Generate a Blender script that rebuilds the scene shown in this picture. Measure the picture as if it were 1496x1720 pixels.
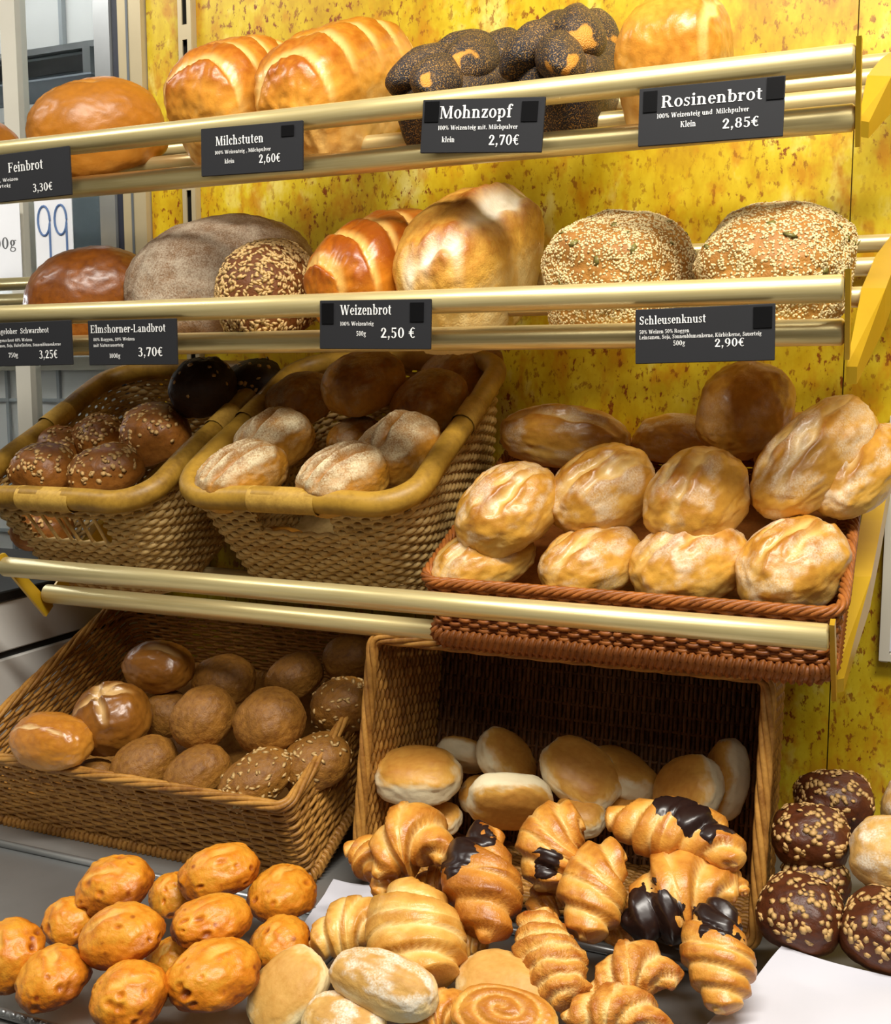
import bpy, math, random
import numpy as np
from mathutils import Matrix, Vector

for _o in list(bpy.data.objects): bpy.data.objects.remove(_o, do_unlink=True)
scene = bpy.context.scene
COL = scene.collection

# ------------------------------------------------------------------ camera
cam_data = bpy.data.cameras.new('camera'); cam = bpy.data.objects.new('camera', cam_data); COL.objects.link(cam)
cam_data.sensor_fit = 'VERTICAL'; cam_data.sensor_height = 36.0; cam_data.lens = 36.0*1830/1720
cam_data.clip_start = .02
cam.location = (0, 0, 1.5)
cam.rotation_euler = (math.radians(90-6.7), 0, math.radians(23.2))
scene.camera = cam

# ------------------------------------------------------------------ world, lights, exposure
world = bpy.data.worlds.new('shop_ambient'); scene.world = world; world.use_nodes = True
world.node_tree.nodes['Background'].inputs[0].default_value = (1.0, .93, .80, 1)
world.node_tree.nodes['Background'].inputs[1].default_value = 0.09
def area_light(name, loc, target, size, energy, color):
    d = bpy.data.lights.new(name, 'AREA'); d.shape = 'RECTANGLE'; d.size, d.size_y = size; d.energy = energy; d.color = color
    o = bpy.data.objects.new(name, d); COL.objects.link(o); o.location = loc
    o.rotation_euler = (Vector(target)-Vector(loc)).to_track_quat('-Z', 'Y').to_euler()
    return o
area_light('ceiling_strip_light', (.1, .3, 2.75), (-.35, 1.1, 1.3), (1.3, .16), 56, (1, .95, .86))
area_light('ceiling_fill_light', (.6, -.7, 2.75), (-.4, 1.2, 1.2), (1.5, .3), 11, (1, .95, .88))
area_light('fridge_front_fill', (-1.9, .5, 2.75), (-1.6, 1.8, 1.7), (.9, .16), 14, (1, .97, .92))  # added fill, no known fixture: brightens the fridge front and its sheets
scene.view_settings.view_transform = 'Standard'; scene.view_settings.look = 'None'
scene.view_settings.gamma = 1; scene.view_settings.use_curve_mapping = False
scene.view_settings.exposure = -0.1

# ------------------------------------------------------------------ shape library (pure numpy)
_pr = np.random.RandomState(7)
_perm = np.tile(_pr.permutation(256), 3)
_grad = _pr.normal(size=(256, 3)); _grad /= np.linalg.norm(_grad, axis=1)[:, None]

def noise3(p):
    p = np.asarray(p, float); i = np.floor(p).astype(int); f = p - i
    u = f*f*f*(f*(f*6-15)+10); i &= 255; out = 0.0
    for dx in (0, 1):
        for dy in (0, 1):
            for dz in (0, 1):
                h = _perm[_perm[_perm[i[:, 0]+dx]+i[:, 1]+dy]+i[:, 2]+dz]
                g = _grad[h]
                d = ((f-np.array([dx, dy, dz]))*g).sum(1)
                w = (u[:, 0] if dx else 1-u[:, 0])*(u[:, 1] if dy else 1-u[:, 1])*(u[:, 2] if dz else 1-u[:, 2])
                out = out+w*d
    return out*1.6

def fbm(p, oct=3, gain=.5):
    a, s, o = 1., 1., 0.
    for k in range(oct):
        o = o+a*noise3(p*s+17.3*k); a *= gain; s *= 2.1
    return o

_cs = {}
def cube_sphere(n):
    if n in _cs: return _cs[n]
    g = np.tan(np.linspace(-1, 1, n+1)*math.pi/4)
    V, F = [], []
    for ax in range(3):
        for sg in (-1, 1):
            A, B = np.meshgrid(g, g, indexing='ij')
            P = np.zeros((n+1, n+1, 3)); P[..., ax] = sg
            P[..., (ax+1) % 3] = A; P[..., (ax+2) % 3] = B
            base = sum(len(v) for v in V); V.append(P.reshape(-1, 3))
            k = base+np.arange((n+1)**2).reshape(n+1, n+1)
            q = np.stack([k[:-1, :-1], k[1:, :-1], k[1:, 1:], k[:-1, 1:]], -1).reshape(-1, 4)
            F.append(q if sg > 0 else q[:, ::-1])
    V = np.concatenate(V); F = np.concatenate(F)
    key = np.round(V*1e5).astype(np.int64)
    _, idx, inv = np.unique(key, axis=0, return_index=True, return_inverse=True)
    V = V[idx]; F = inv.reshape(-1)[F]
    V = V/np.linalg.norm(V, axis=1)[:, None]
    _cs[n] = (V, F); return V, F

def smooth(e0, e1, x):
    t = np.clip((x-e0)/(e1-e0), 0, 1); return t*t*(3-2*t)

def sh_dough(seed=0, n=2.3, nz=2.1, flat=.62, lump=.05, freq=1.6, fine=.012, slashes=(), ridges=None, spiral=None,
             taper=0., bend=0., tin=0., brown=(.25, .75), flour=0., pinch=0., res=26, crumple=0., wobble=.07, pits=0, palek=1., dust=0., dustz=(.25, .8)):
    """rolled, risen dough in unit size: long axis x, up z.  bake = (browning, flour, torn crumb)"""
    D, F = cube_sphere(res)
    x, y, z = D.T
    q = ((abs(x)**n+abs(y)**n)**(nz/n)+abs(z)**nz)**(1/nz)
    P = D/q[:, None]
    x, y, z = P.T.copy()
    z = np.where(z < 0, -flat*(1-(1-np.minimum(-z, 1))**2.4), z)
    if tin:                                    # straight tin-baked flanks, wider towards the top
        w = smooth(-.75, .3, z); y = y*(1-tin*(1-w)); x = x*(1-.5*tin*(1-w))
    sd = np.array([seed*3.7, seed*1.9, -seed*2.3])
    nb = fbm(D*freq+sd, 3); k = 1+lump*nb
    if crumple: k = k+crumple*abs(fbm(D*4.2+sd+9, 2))
    x, y, z = x*k, y*k, z*k
    top = smooth(-.15, .35, z)
    pale = np.zeros(len(x)); br = np.zeros(len(x)); dz = np.zeros(len(x))
    wob = wobble*noise3(np.stack([x*2.6, y*2.6, np.full(len(x), seed*1.3)], 1))
    for s in slashes:
        x0, y0, x1, y1, wd, dp = s[:6]
        ax, ay = x1-x0, y1-y0; L2 = ax*ax+ay*ay
        t = np.clip(((x-x0)*ax+(y-y0)*ay)/L2, 0, 1)
        d = np.hypot(x-x0-ax*t, y-y0-ay*t)+wob
        e = 1-.6*abs(2*t-1)**3
        g = np.exp(-(d/wd)**2)*e
        lip = np.exp(-((d-2.*wd)/(.9*wd))**2)*e
        dz += top*dp*(-g+.55*lip); pale = np.maximum(pale, palek*g*top*1.1); br += .35*lip*top
    if ridges:
        cnt, skew, amp, bow = ridges
        s = x*cnt*.5+skew*y+bow*y*y+.18*noise3(np.stack([x*1.5, y*1.5, np.full(len(x), seed+.5)], 1))+.37*seed
        f = s-np.floor(s)
        hump = np.sqrt(np.maximum(0, 1-(1-f)**2.2))*(1-smooth(.86, 1., f))
        m = smooth(-.1, .45, z)*smooth(1.02, .8, abs(y))
        dz += m*amp*(hump-.75); pale = np.maximum(pale, palek*m*(smooth(.3, .04, f)+.5*smooth(.93, 1., f))); br += m*.3*smooth(.25, .7, f)
    if spiral:
        r = np.hypot(x, y); s = r*spiral-np.arctan2(y, x)/(2*math.pi); f = s-np.floor(s)
        hump = np.sqrt(np.maximum(0, 1-(2*f-1)**2)); m = smooth(0, .4, z)
        dz += m*.22*(hump-.6); br += m*.5*(hump-.5); pale = np.maximum(pale, .35*m*smooth(.3, .0, f))
    if pits:
        rs = np.random.RandomState(seed+5)
        for _ in range(pits):
            c = rs.normal(size=3); c[2] = abs(c[2])*.8; c /= np.linalg.norm(c); rr = .06+.07*rs.rand()
            d = np.linalg.norm((D-c)*np.array([1, 1+.6*rs.rand(), 1]), axis=1)+.04*nb
            g = np.exp(-(d/rr)**2); lip = np.exp(-((d-1.7*rr)/(.7*rr))**2)
            s = 1-.07*g+.02*lip; x, y, z = x*s, y*s, z*s; br += .75*g-.12*lip
    if pinch: y = y*(1-pinch*np.exp(-(x/.35)**2))
    y = y*(1+taper*x); z = (z+dz)
    if bend: y = y+bend*(x*x-.4)
    fn = fbm(D*9+sd, 2); z = z*(1+fine*fn); x = x*(1+fine*fn); y = y*(1+fine*fn)
    lo, hi = brown
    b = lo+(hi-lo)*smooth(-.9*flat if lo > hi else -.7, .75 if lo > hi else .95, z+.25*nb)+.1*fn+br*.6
    fl = flour*smooth(.08, .5, .8*fbm(D*1.9+sd+4, 3)+.22*smooth(-.2, .8, z))
    if dust: fl = np.maximum(fl, dust*smooth(dustz[0], dustz[1], z+.35*nb)*(1-.97*np.clip(pale*1.3, 0, 1)))
    bake = np.stack([np.clip(b, 0, 1), np.clip(fl, 0, 1), np.clip(pale, 0, 1)], 1)
    return np.stack([x, y, z], 1), F, bake

def sweep(path, rad, seg=24, squash=1., up=(0, 0, 1)):
    n = len(path); T = np.gradient(path, axis=0); T /= np.linalg.norm(T, axis=1)[:, None]
    U = np.array(up, float); S = np.cross(T, U); S /= np.maximum(np.linalg.norm(S, axis=1), 1e-6)[:, None]
    N = np.cross(S, T)
    th = np.linspace(0, 2*math.pi, seg, endpoint=False)
    rad = np.asarray(rad)
    if rad.ndim == 1: rad = np.repeat(rad[:, None], seg, 1)
    V = path[:, None]+rad[..., None]*(np.cos(th)[None, :, None]*S[:, None]+squash*np.sin(th)[None, :, None]*N[:, None])
    k = np.arange(n*seg).reshape(n, seg)
    F = np.stack([k[1:], np.roll(k[1:], -1, 1), np.roll(k[:-1], -1, 1), k[:-1]], -1).reshape(-1, 4)
    return V.reshape(-1, 3), F, (n, seg)

def sh_croissant(seed=0, curve=1.1, bands=2.6, tip=.16, fat=.42, helix=.45, step=.26, res=(96, 32), lump=.05, brown=(.3, .8), squash=.8):
    n, seg = res; t = np.linspace(0, 1, n); a = (t-.5)*2*curve
    R = 1/max(curve, .05)
    path = np.stack([R*np.sin(a), R*(np.cos(a)-1), 0*t], 1); path[:, 1] -= path[:, 1].mean()
    th = np.linspace(0, 2*math.pi, seg, endpoint=False)
    u = abs(2*t-1)[:, None]; sg = np.sign(2*t-1)[:, None]
    k = u*bands+helix*np.cos(th)[None]*sg+.12*noise3(np.stack(np.broadcast_arrays(t[:, None]*5, np.cos(th)[None]*1.2+seed, np.sin(th)[None]*1.2), -1).reshape(-1, 3)).reshape(n, seg)+.25*math.sin(seed)
    fl = np.floor(k); f = k-fl
    env = (fl+.25*f+.75*smooth(.8, 1.0, f))/bands
    r = fat*(1-(1-tip)*np.clip(env, 0, 1)**1.15)
    r = r*(1+step*.3*(smooth(.0, .35, f)-.7))
    end = np.sqrt(np.clip((1-u)/.05, 0, 1)); r = r*end
    r = r*(1+lump*fbm(np.stack(np.broadcast_arrays(t[:, None]*4+seed, np.cos(th)[None], np.sin(th)[None]), -1).reshape(-1, 3), 3).reshape(n, seg))
    V, F, _ = sweep(path, r, seg, squash)
    f = f.reshape(-1); nz = fbm(V*5+seed*2.1, 3)
    low = np.tile(smooth(.2, -.9, np.sin(th)), n)
    b = brown[0]+(brown[1]-brown[0])*(.15+.85*smooth(.1, .75, f))+.22*nz+.15*low
    pale = (smooth(.3, .02, f)*.55+.35*smooth(.9, .97, f))*(1-low)*smooth(-.5, .2, nz)
    bake = np.stack([np.clip(b, 0, 1), np.zeros(len(b)), np.clip(pale, 0, 1)], 1)
    return V, F, bake

def sh_braid(seed=0, k=1.45, tin=.1):
    Vs, Fs, Bs = [], [], []; off = 0
    V, F, b = sh_dough(seed=seed, n=3.6, nz=3., flat=.95, lump=.03, tin=tin, brown=(.35, .6), res=18)
    V = V*np.array([.93, .86, .62])+np.array([0, 0, -.3]); b[:, 2] = .25*b[:, 2]
    Vs.append(V); Fs.append(F); Bs.append(b); off += len(V)
    S, SF = cube_sphere(16); nl = 5; rs = np.random.RandomState(seed)
    for i in range(nl):
        sg = 1 if i % 2 else -1; u = -.78+1.5*i/(nl-1)
        e = 1-.25*abs(u)**3; an = math.radians(sg*-38+rs.uniform(-6, 6))
        v = S*np.array([.62, .43, .36])*e
        v = v*(1+.05*noise3(S*1.7+i*3+seed))[:, None]
        c, s = math.cos(an), math.sin(an)
        w = np.stack([v[:, 0]*c-v[:, 1]*s+u, v[:, 0]*s+v[:, 1]*c+sg*.3, v[:, 2]+.38-.22*u*u+.05*rs.uniform(-1, 1)], 1)
        w[:, 2] -= .35*np.maximum(0, abs(w[:, 1])-.35)
        nz = fbm(w*2.6+seed+i*3, 2)
        gold = smooth(.72, .95, sg*S[:, 0]*.75+nz*.7)*smooth(-.6, .2, S[:, 2])
        bb = np.stack([np.clip(.4+.3*nz, 0, 1), 0*nz, np.clip(gold*1.2, 0, 1)], 1)
        Vs.append(w); Fs.append(SF+off); Bs.append(bb); off += len(w)
    return np.concatenate(Vs), np.concatenate(Fs), np.concatenate(Bs)

SHAPES = {'dough': sh_dough, 'croissant': sh_croissant, 'braid': sh_braid}

def rot_matrix(tilt, spin, lean):
    t, s, l = (math.radians(v) for v in (tilt, spin, lean))
    Rx = np.array([[1, 0, 0], [0, math.cos(t), -math.sin(t)], [0, math.sin(t), math.cos(t)]])
    Rz = np.array([[math.cos(s), -math.sin(s), 0], [math.sin(s), math.cos(s), 0], [0, 0, 1]])
    Ry = np.array([[math.cos(l), 0, math.sin(l)], [0, 1, 0], [-math.sin(l), 0, math.cos(l)]])
    return Rx@Rz@Ry

def face_normals(V, F):
    n = np.cross(V[F[:, 2]]-V[F[:, 0]], V[F[:, 3]]-V[F[:, 1]])
    a = np.linalg.norm(n, axis=1); return n/np.maximum(a, 1e-12)[:, None], a

def scatter(V, F, count, size, seed, zone=(-.2, .3), thick=.35, jitter=.3, clump=0.):
    """flat grains lying on a crust: (verts, faces) of one joined mesh; count ~14 triangles each"""
    rs = np.random.RandomState(seed+11); n, a = face_normals(V, F)
    c = V[F].mean(1); zr = c[:, 2]/max(1e-9, V[:, 2].max())
    w = a*smooth(zone[0], zone[1], zr)*smooth(-.35, .1, n[:, 2]+.3)
    if clump: w = w*np.clip(.5+clump*fbm(c/np.abs(V).max()*3.+seed, 2), .03, 3)
    idx = rs.choice(len(F), count, p=w/w.sum())
    uv = rs.rand(count, 2)
    q = V[F[idx]]; p = (q[:, 0]*(1-uv[:, :1])+q[:, 1]*uv[:, :1])*(1-uv[:, 1:])+(q[:, 3]*(1-uv[:, :1])+q[:, 2]*uv[:, :1])*uv[:, 1:]
    N = n[idx]+rs.normal(size=(count, 3))*.18; N /= np.linalg.norm(N, axis=1)[:, None]
    A = np.cross(N, rs.normal(size=(count, 3))); A /= np.linalg.norm(A, axis=1)[:, None]; B = np.cross(N, A)
    ln, wd, tk = size; sc = 1+jitter*(rs.rand(count)*2-1)
    ring = [(math.cos(k*math.pi/3), math.sin(k*math.pi/3)) for k in range(6)]
    loc = [p+(A*(ln*cx*.5)[:, None]*1.+B*(wd*cy*.5)[:, None])*1. if False else p+A*(ln*.5*cx*sc)[:, None]+B*(wd*.5*cy*sc)[:, None] for cx, cy in ring]
    loc.append(p+N*(tk*sc)[:, None]); loc.append(p-N*(tk*.8*sc)[:, None])
    W = np.stack(loc, 1).reshape(-1, 3); base = np.arange(count)[:, None, None]*8
    tri = np.array([[k, (k+1) % 6, 6] for k in range(6)]+[[(k+1) % 6, k, 7] for k in range(6)])
    return W, (base+tri[None]).reshape(-1, 3)

# ------------------------------------------------------------------ object helpers
def link(o, parent=None):
    COL.objects.link(o)
    if parent is not None: o.parent = parent
    return o
def tag(o, label=None, cat=None, group=None, kind=None):
    if label: o['label'] = label
    if cat: o['category'] = cat
    if group: o['group'] = group
    if kind: o['kind'] = kind
    return o
def mesh_data(name, V, F, mat=None, smooth=True, bake=None):
    V = np.asarray(V, float); me = bpy.data.meshes.new(name)
    F = [tuple(int(i) for i in f) for f in F] if not isinstance(F, np.ndarray) else F
    if isinstance(F, np.ndarray):
        k = F.shape[1]; nf = len(F)
        me.vertices.add(len(V)); me.vertices.foreach_set('co', V.astype(np.float32).ravel())
        me.loops.add(nf*k); me.loops.foreach_set('vertex_index', F.astype(np.int32).ravel())
        me.polygons.add(nf); me.polygons.foreach_set('loop_start', np.arange(0, nf*k, k, dtype=np.int32))
        me.update(calc_edges=True)
    else:
        me.from_pydata([tuple(v) for v in V], [], F); me.update()
    if smooth: me.polygons.foreach_set('use_smooth', np.ones(len(me.polygons), bool))
    if bake is not None:
        at = me.attributes.new('bake', 'FLOAT_COLOR', 'POINT')
        c = np.ones((len(V), 4), np.float32); c[:, :3] = bake; at.data.foreach_set('color', c.ravel())
    if mat is not None: me.materials.append(mat)
    return me
def mesh_obj(name, V, F, mat, parent=None, smooth=True, bake=None):
    return link(bpy.data.objects.new(name, mesh_data(name, V, F, mat, smooth, bake)), parent)
def empty(name, loc=(0, 0, 0), parent=None):
    o = bpy.data.objects.new(name, None); o.empty_display_size = .02; o.location = loc; return link(o, parent)
class MB:
    """collects boxes, prisms and tubes into ONE mesh"""
    def __init__(s): s.V, s.F = [], []
    def box(s, x0, x1, y0, y1, z0, z1, bev=0.):
        if bev:
            b = bev; base = len(s.V)
            for (z, i) in ((z0, b), (z0+b, 0), (z1-b, 0), (z1, b)):
                for (x, y) in ((x0+i, y0+i+0), (x1-i, y0+i), (x1-i, y1-i), (x0+i, y1-i)): s.V.append((x, y, z))
            s.F += [tuple(base+q for q in (3, 2, 1, 0)), tuple(base+12+q for q in (0, 1, 2, 3))]
            for l in range(3):
                for k in range(4): s.F.append((base+4*l+k, base+4*l+(k+1) % 4, base+4*l+4+(k+1) % 4, base+4*l+4+k))
            return s
        b = len(s.V)
        s.V += [(x0, y0, z0), (x1, y0, z0), (x1, y1, z0), (x0, y1, z0), (x0, y0, z1), (x1, y0, z1), (x1, y1, z1), (x0, y1, z1)]
        s.F += [tuple(b+q for q in f) for f in ((3, 2, 1, 0), (4, 5, 6, 7), (0, 1, 5, 4), (1, 2, 6, 5), (2, 3, 7, 6), (3, 0, 4, 7))]
        return s
    def prism_x(s, poly, x0, x1):
        b = len(s.V); n = len(poly)
        s.V += [(x0, y, z) for y, z in poly]+[(x1, y, z) for y, z in poly]
        s.F += [tuple(b+k for k in range(n)), tuple(b+n+k for k in reversed(range(n)))]
        s.F += [(b+(k+1) % n, b+k, b+n+k, b+n+(k+1) % n) for k in range(n)]
        return s
    def tube(s, p0, p1, r, seg=20, rings=((0, 1), (1, 1))):
        p0, p1 = Vector(p0), Vector(p1); d = p1-p0; q = d.to_track_quat('Z', 'Y'); L = d.length; b = len(s.V)
        for t, k in rings:
            for i in range(seg):
                a = 2*math.pi*i/seg; s.V.append(tuple(p0+q@Vector((r*k*math.cos(a), r*k*math.sin(a), t*L))))
        m = len(rings)
        for l in range(m-1):
            for i in range(seg): s.F.append((b+l*seg+i, b+l*seg+(i+1) % seg, b+(l+1)*seg+(i+1) % seg, b+(l+1)*seg+i))
        s.F += [tuple(b+i for i in reversed(range(seg))), tuple(b+(m-1)*seg+i for i in range(seg))]
        return s
    def build(s, name, mat, parent=None, smooth=False):
        o = mesh_obj(name, s.V, s.F, mat, parent, False)
        if smooth:
            me = o.data
            me.polygons.foreach_set('use_smooth', [len(p.vertices) == 4 for p in me.polygons])
        return o

# ------------------------------------------------------------------ materials
def lin(h):
    h = h.lstrip('#'); c = [int(h[i:i+2], 16)/255 for i in (0, 2, 4)]
    return tuple((v/12.92 if v <= .04045 else ((v+.055)/1.055)**2.4) for v in c)+(1,)
class NT:
    def __init__(s, name):
        s.m = bpy.data.materials.new(name); s.m.use_nodes = True; s.t = s.m.node_tree; s.b = s.t.nodes['Principled BSDF']
    def n(s, kind, **kw):
        x = s.t.nodes.new('ShaderNode'+kind)
        for k, v in kw.items(): setattr(x, k, v)
        return x
    def l(s, a, b): s.t.links.new(a, b)
    def set(s, i, v): s.b.inputs[i].default_value = v
    def noise(s, scale, detail=3, rough=.55, vec=None, dist=0.):
        x = s.n('TexNoise'); x.inputs['Scale'].default_value = scale; x.inputs['Detail'].default_value = detail
        x.inputs['Roughness'].default_value = rough; x.inputs['Distortion'].default_value = dist
        if vec is not None: s.l(vec, x.inputs['Vector'])
        return x.outputs['Fac']
    def ramp(s, fac, stops, interp='LINEAR'):
        x = s.n('ValToRGB'); x.color_ramp.interpolation = interp; e = x.color_ramp.elements
        while len(e) < len(stops): e.new(.5)
        for el, (p, c) in zip(e, stops): el.position = p; el.color = c if not isinstance(c, (int, float)) else (c, c, c, 1)
        s.l(fac, x.inputs[0]); return x.outputs[0]
    def mix(s, fac, a, b, mode='MIX'):
        x = s.n('Mix', data_type='RGBA', blend_type=mode)
        for inp, v in ((x.inputs[0], fac), (x.inputs[6], a), (x.inputs[7], b)):
            if isinstance(v, (int, float, tuple)): inp.default_value = v
            else: s.l(v, inp)
        return x.outputs[2]
    def math(s, op, a, b=0., c=0., clamp=False):
        x = s.n('Math', operation=op, use_clamp=clamp)
        for k, v in enumerate((a, b, c)):
            if isinstance(v, (int, float)): x.inputs[k].default_value = v
            else: s.l(v, x.inputs[k])
        return x.outputs[0]
    def bump(s, h, strength, dist=.002):
        x = s.n('Bump'); x.inputs['Strength'].default_value = strength; x.inputs['Distance'].default_value = dist
        s.l(h, x.inputs['Height']); s.l(x.outputs[0], s.b.inputs['Normal'])
    def coord(s, out='Object'): return s.n('TexCoord').outputs[out]

def plain(name, col, rough=.5, metal=0., var=.12, scale=30., bump=0., spec=.5):
    t = NT(name); v = t.coord(); f = t.noise(scale, 4, .6, v)
    c = lin(col); d = tuple(x*(1-var*2) for x in c[:3])+(1,)
    t.l(t.mix(f, d, tuple(min(1, x*(1+var)) for x in c[:3])+(1,)), t.b.inputs['Base Color'])
    t.set('Roughness', rough); t.set('Metallic', metal); t.set('Specular IOR Level', spec)
    if bump: t.bump(f, bump, .001)
    return t.m

def crust(name, light, mid, dark, crumb='#F0DCA8', flour='#EADFC8', rough=.42, gloss=.0, speck=.0, speckcol='#5A2A0C', bump=.35, poppy=False, spots=None, var=.22):
    t = NT(name); v = t.coord()
    a = t.n('Attribute', attribute_name='bake'); sep = t.n('SeparateColor'); t.l(a.outputs['Color'], sep.inputs[0])
    n1 = t.noise(38, 4, .6, v); n2 = t.noise(160, 3, .6, v); n3 = t.noise(520, 2, .5, v)
    br = t.math('ADD', sep.outputs[0], t.math('MULTIPLY', t.math('SUBTRACT', n1, .5), var*2))
    br = t.math('ADD', br, t.math('MULTIPLY', t.math('SUBTRACT', n2, .5), var))
    col = t.ramp(br, [(.0, lin(light)), (.48, lin(mid)), (1., lin(dark))])
    if speck:
        s = t.ramp(n2, [(.5, 0.), (.72, 1.)]); col = t.mix(t.math('MULTIPLY', s, speck), col, lin(speckcol))
    if spots:
        vo = t.n('TexVoronoi'); vo.inputs['Scale'].default_value = 85; t.l(v, vo.inputs['Vector'])
        s = t.math('MULTIPLY', t.ramp(vo.outputs['Distance'], [(.12, 1.), (.3, 0.)]), t.ramp(t.noise(45, 2, .5, v), [(.5, 0.), (.62, 1.)]))
        col = t.mix(s, col, lin(spots))
    col = t.mix(t.math('MULTIPLY', sep.outputs[2], .85, clamp=True), col, lin(crumb))
    if poppy:
        vo = t.n('TexVoronoi'); vo.inputs['Scale'].default_value = 700; t.l(v, vo.inputs['Vector'])
        dots = t.ramp(vo.outputs['Distance'], [(.55, 1.), (.8, 0.)])
        cover = t.math('MULTIPLY', t.math('SUBTRACT', 1., t.ramp(sep.outputs[2], [(.25, 0.), (.6, 1.)])), t.ramp(t.noise(22, 3, .6, v), [(.25, .75), (.5, 1.)]))
        col = t.mix(t.math('MULTIPLY', dots, cover), col, lin('#222026'))
        t.bump(t.math('SUBTRACT', 1., vo.outputs['Distance']), .6, .0016)
    fl = t.math('MULTIPLY', sep.outputs[1], t.ramp(t.math('ADD', t.math('MULTIPLY', n1, .6), t.math('MULTIPLY', n3, .5)), [(.42, .12), (.66, 1.)]))
    col = t.mix(fl, col, lin(flour))
    t.l(col, t.b.inputs['Base Color'])
    t.l(t.math('ADD', t.math('MULTIPLY', fl, .4), t.math('MULTIPLY_ADD', n2, .16, rough-.08), clamp=True), t.b.inputs['Roughness'])
    t.set('Specular IOR Level', .35); t.set('Coat Weight', gloss); t.set('Coat Roughness', .22)
    if not poppy: t.bump(t.math('ADD', t.math('MULTIPLY', n1, .6), t.math('ADD', t.math('MULTIPLY', n2, .5), t.math('MULTIPLY', n3, .25))), bump, .0035)
    return t.m

M = {}
def build_materials():
    M['golden'] = crust('crust_milk_bread', '#F0C878', '#DB9836', '#A0560F', '#EFCB80', rough=.36, gloss=.2, bump=.2)
    M['feinbrot'] = crust('crust_fine_bread', '#C48C3C', '#AC6C1C', '#70400C', '#D8A450', rough=.42, gloss=.08, bump=.15, var=.12)
    M['orange'] = crust('crust_wheat_ridged', '#E9B25A', '#D68622', '#94480A', '#ECBE68', rough=.36, gloss=.18, bump=.18)
    M['whitebread'] = crust('crust_white_split', '#F0D898', '#E0AE4C', '#A05A12', '#F4ECD6', rough=.42, gloss=.1, bump=.5, var=.3)
    M['glossy_brown'] = crust('crust_glossy_brown', '#AC6A1E', '#8C4E12', '#52290A', '#A06426', rough=.36, gloss=.18, bump=.15, speck=.35)
    M['rye_flour'] = crust('crust_floured_rye', '#9A7444', '#7E5830', '#5A3A1C', '#A88458', '#BDAE98', rough=.7, bump=.5, speck=.4, speckcol='#4A3018')
    M['seedy_brown'] = crust('crust_under_seeds', '#7A4A1C', '#6A3A12', '#4A260A', rough=.6, bump=.5)
    M['sesame_crust'] = crust('crust_sesame', '#CC9E54', '#B27C36', '#7E4E1C', '#C8A060', rough=.55, bump=.6)
    M['poppy'] = crust('crust_poppy', '#B88A4A', '#8E6A34', '#5E421C', '#D89438', rough=.5, poppy=True)
    M['oatroll'] = crust('crust_oat_roll', '#BE8038', '#9A6024', '#5C3410', rough=.42, bump=.3, speck=.3)
    M['darkoat'] = crust('crust_dark_oat', '#7E4822', '#603016', '#3A1C0C', rough=.42, bump=.3, speck=.3, speckcol='#2A1008')
    M['darkrye'] = crust('crust_black_rye', '#4E3420', '#382414', '#22140A', rough=.6, bump=.5)
    M['flouryroll'] = crust('crust_floury', '#D6A64C', '#BA8028', '#784A10', '#9E6820', '#E6D8B0', rough=.45, bump=.3)
    M['wheat'] = crust('crust_wheat_roll', '#E9C470', '#D09A3C', '#9A5C14', '#ECD08A', '#F0E6CC', rough=.36, gloss=.2, bump=.2)
    M['tan'] = crust('crust_tan', '#D8A050', '#C8862E', '#985614', '#E6C890', rough=.3, gloss=.3, bump=.12)
    M['lye'] = crust('crust_lye', '#B27A30', '#966020', '#6A3E10', '#D6B074', rough=.32, gloss=.25, bump=.12)
    M['rye'] = crust('crust_rye_roll', '#C28E44', '#9C6A28', '#603C12', '#B07A3C', rough=.55, bump=.6, speck=.5, speckcol='#6A3C12')
    M['bun'] = crust('crust_soft_bun', '#EFE0B8', '#D8A24A', '#A86420', '#F0E4C0', rough=.45, bump=.15, var=.1)
    M['croiss'] = crust('crust_croissant', '#EFC878', '#DC9C40', '#A85E18', '#F0D08A', rough=.36, gloss=.15, bump=.4)
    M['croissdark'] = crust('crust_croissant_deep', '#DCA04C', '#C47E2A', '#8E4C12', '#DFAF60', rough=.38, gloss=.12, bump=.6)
    M['croisspale'] = crust('crust_croissant_pale', '#F2D690', '#E2B058', '#B87824', '#F4E0A8', rough=.36, gloss=.12, bump=.35)
    M['cheese'] = crust('crust_cheese', '#F0D68C', '#DDA048', '#A05214', '#F4DFA0', rough=.38, bump=.9, speck=.5, speckcol='#B06820')
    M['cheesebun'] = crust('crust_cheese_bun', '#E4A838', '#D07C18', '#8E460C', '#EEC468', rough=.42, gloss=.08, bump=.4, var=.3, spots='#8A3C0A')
    M['flat'] = crust('crust_flat_bun', '#F0DCA8', '#D9AA5C', '#BE8434', '#F0DCA8', rough=.5, bump=.2)
    M['floured'] = crust('crust_floured_white', '#EBD298', '#D6A85C', '#B07C34', '#F0DCA8', '#F4EBD6', rough=.55, bump=.3)
    M['oat'] = plain('oat_flake', '#D2A868', .6, var=.25, scale=90)
    M['sunflower'] = plain('sunflower_kernel', '#C8A468', .5, var=.3, scale=120)
    M['sesame'] = plain('sesame_seed', '#E6CF98', .5, var=.25, scale=150)
    M['pumpkin'] = plain('pumpkin_seed', '#7C7438', .4, var=.3, scale=60)
    M['chocolate'] = plain('chocolate', '#2A1A16', .3, var=.2, scale=40, bump=.2)
    # shop fittings
    t = NT('gold_anodised'); v = t.coord(); mp = t.n('Mapping'); mp.inputs['Scale'].default_value = (3, 90, 90); t.l(v, mp.inputs[0])
    f = t.noise(6, 3, .6, mp.outputs[0]); t.l(t.mix(f, lin('#CDB878'), lin('#EADBA6')), t.b.inputs['Base Color'])
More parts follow.
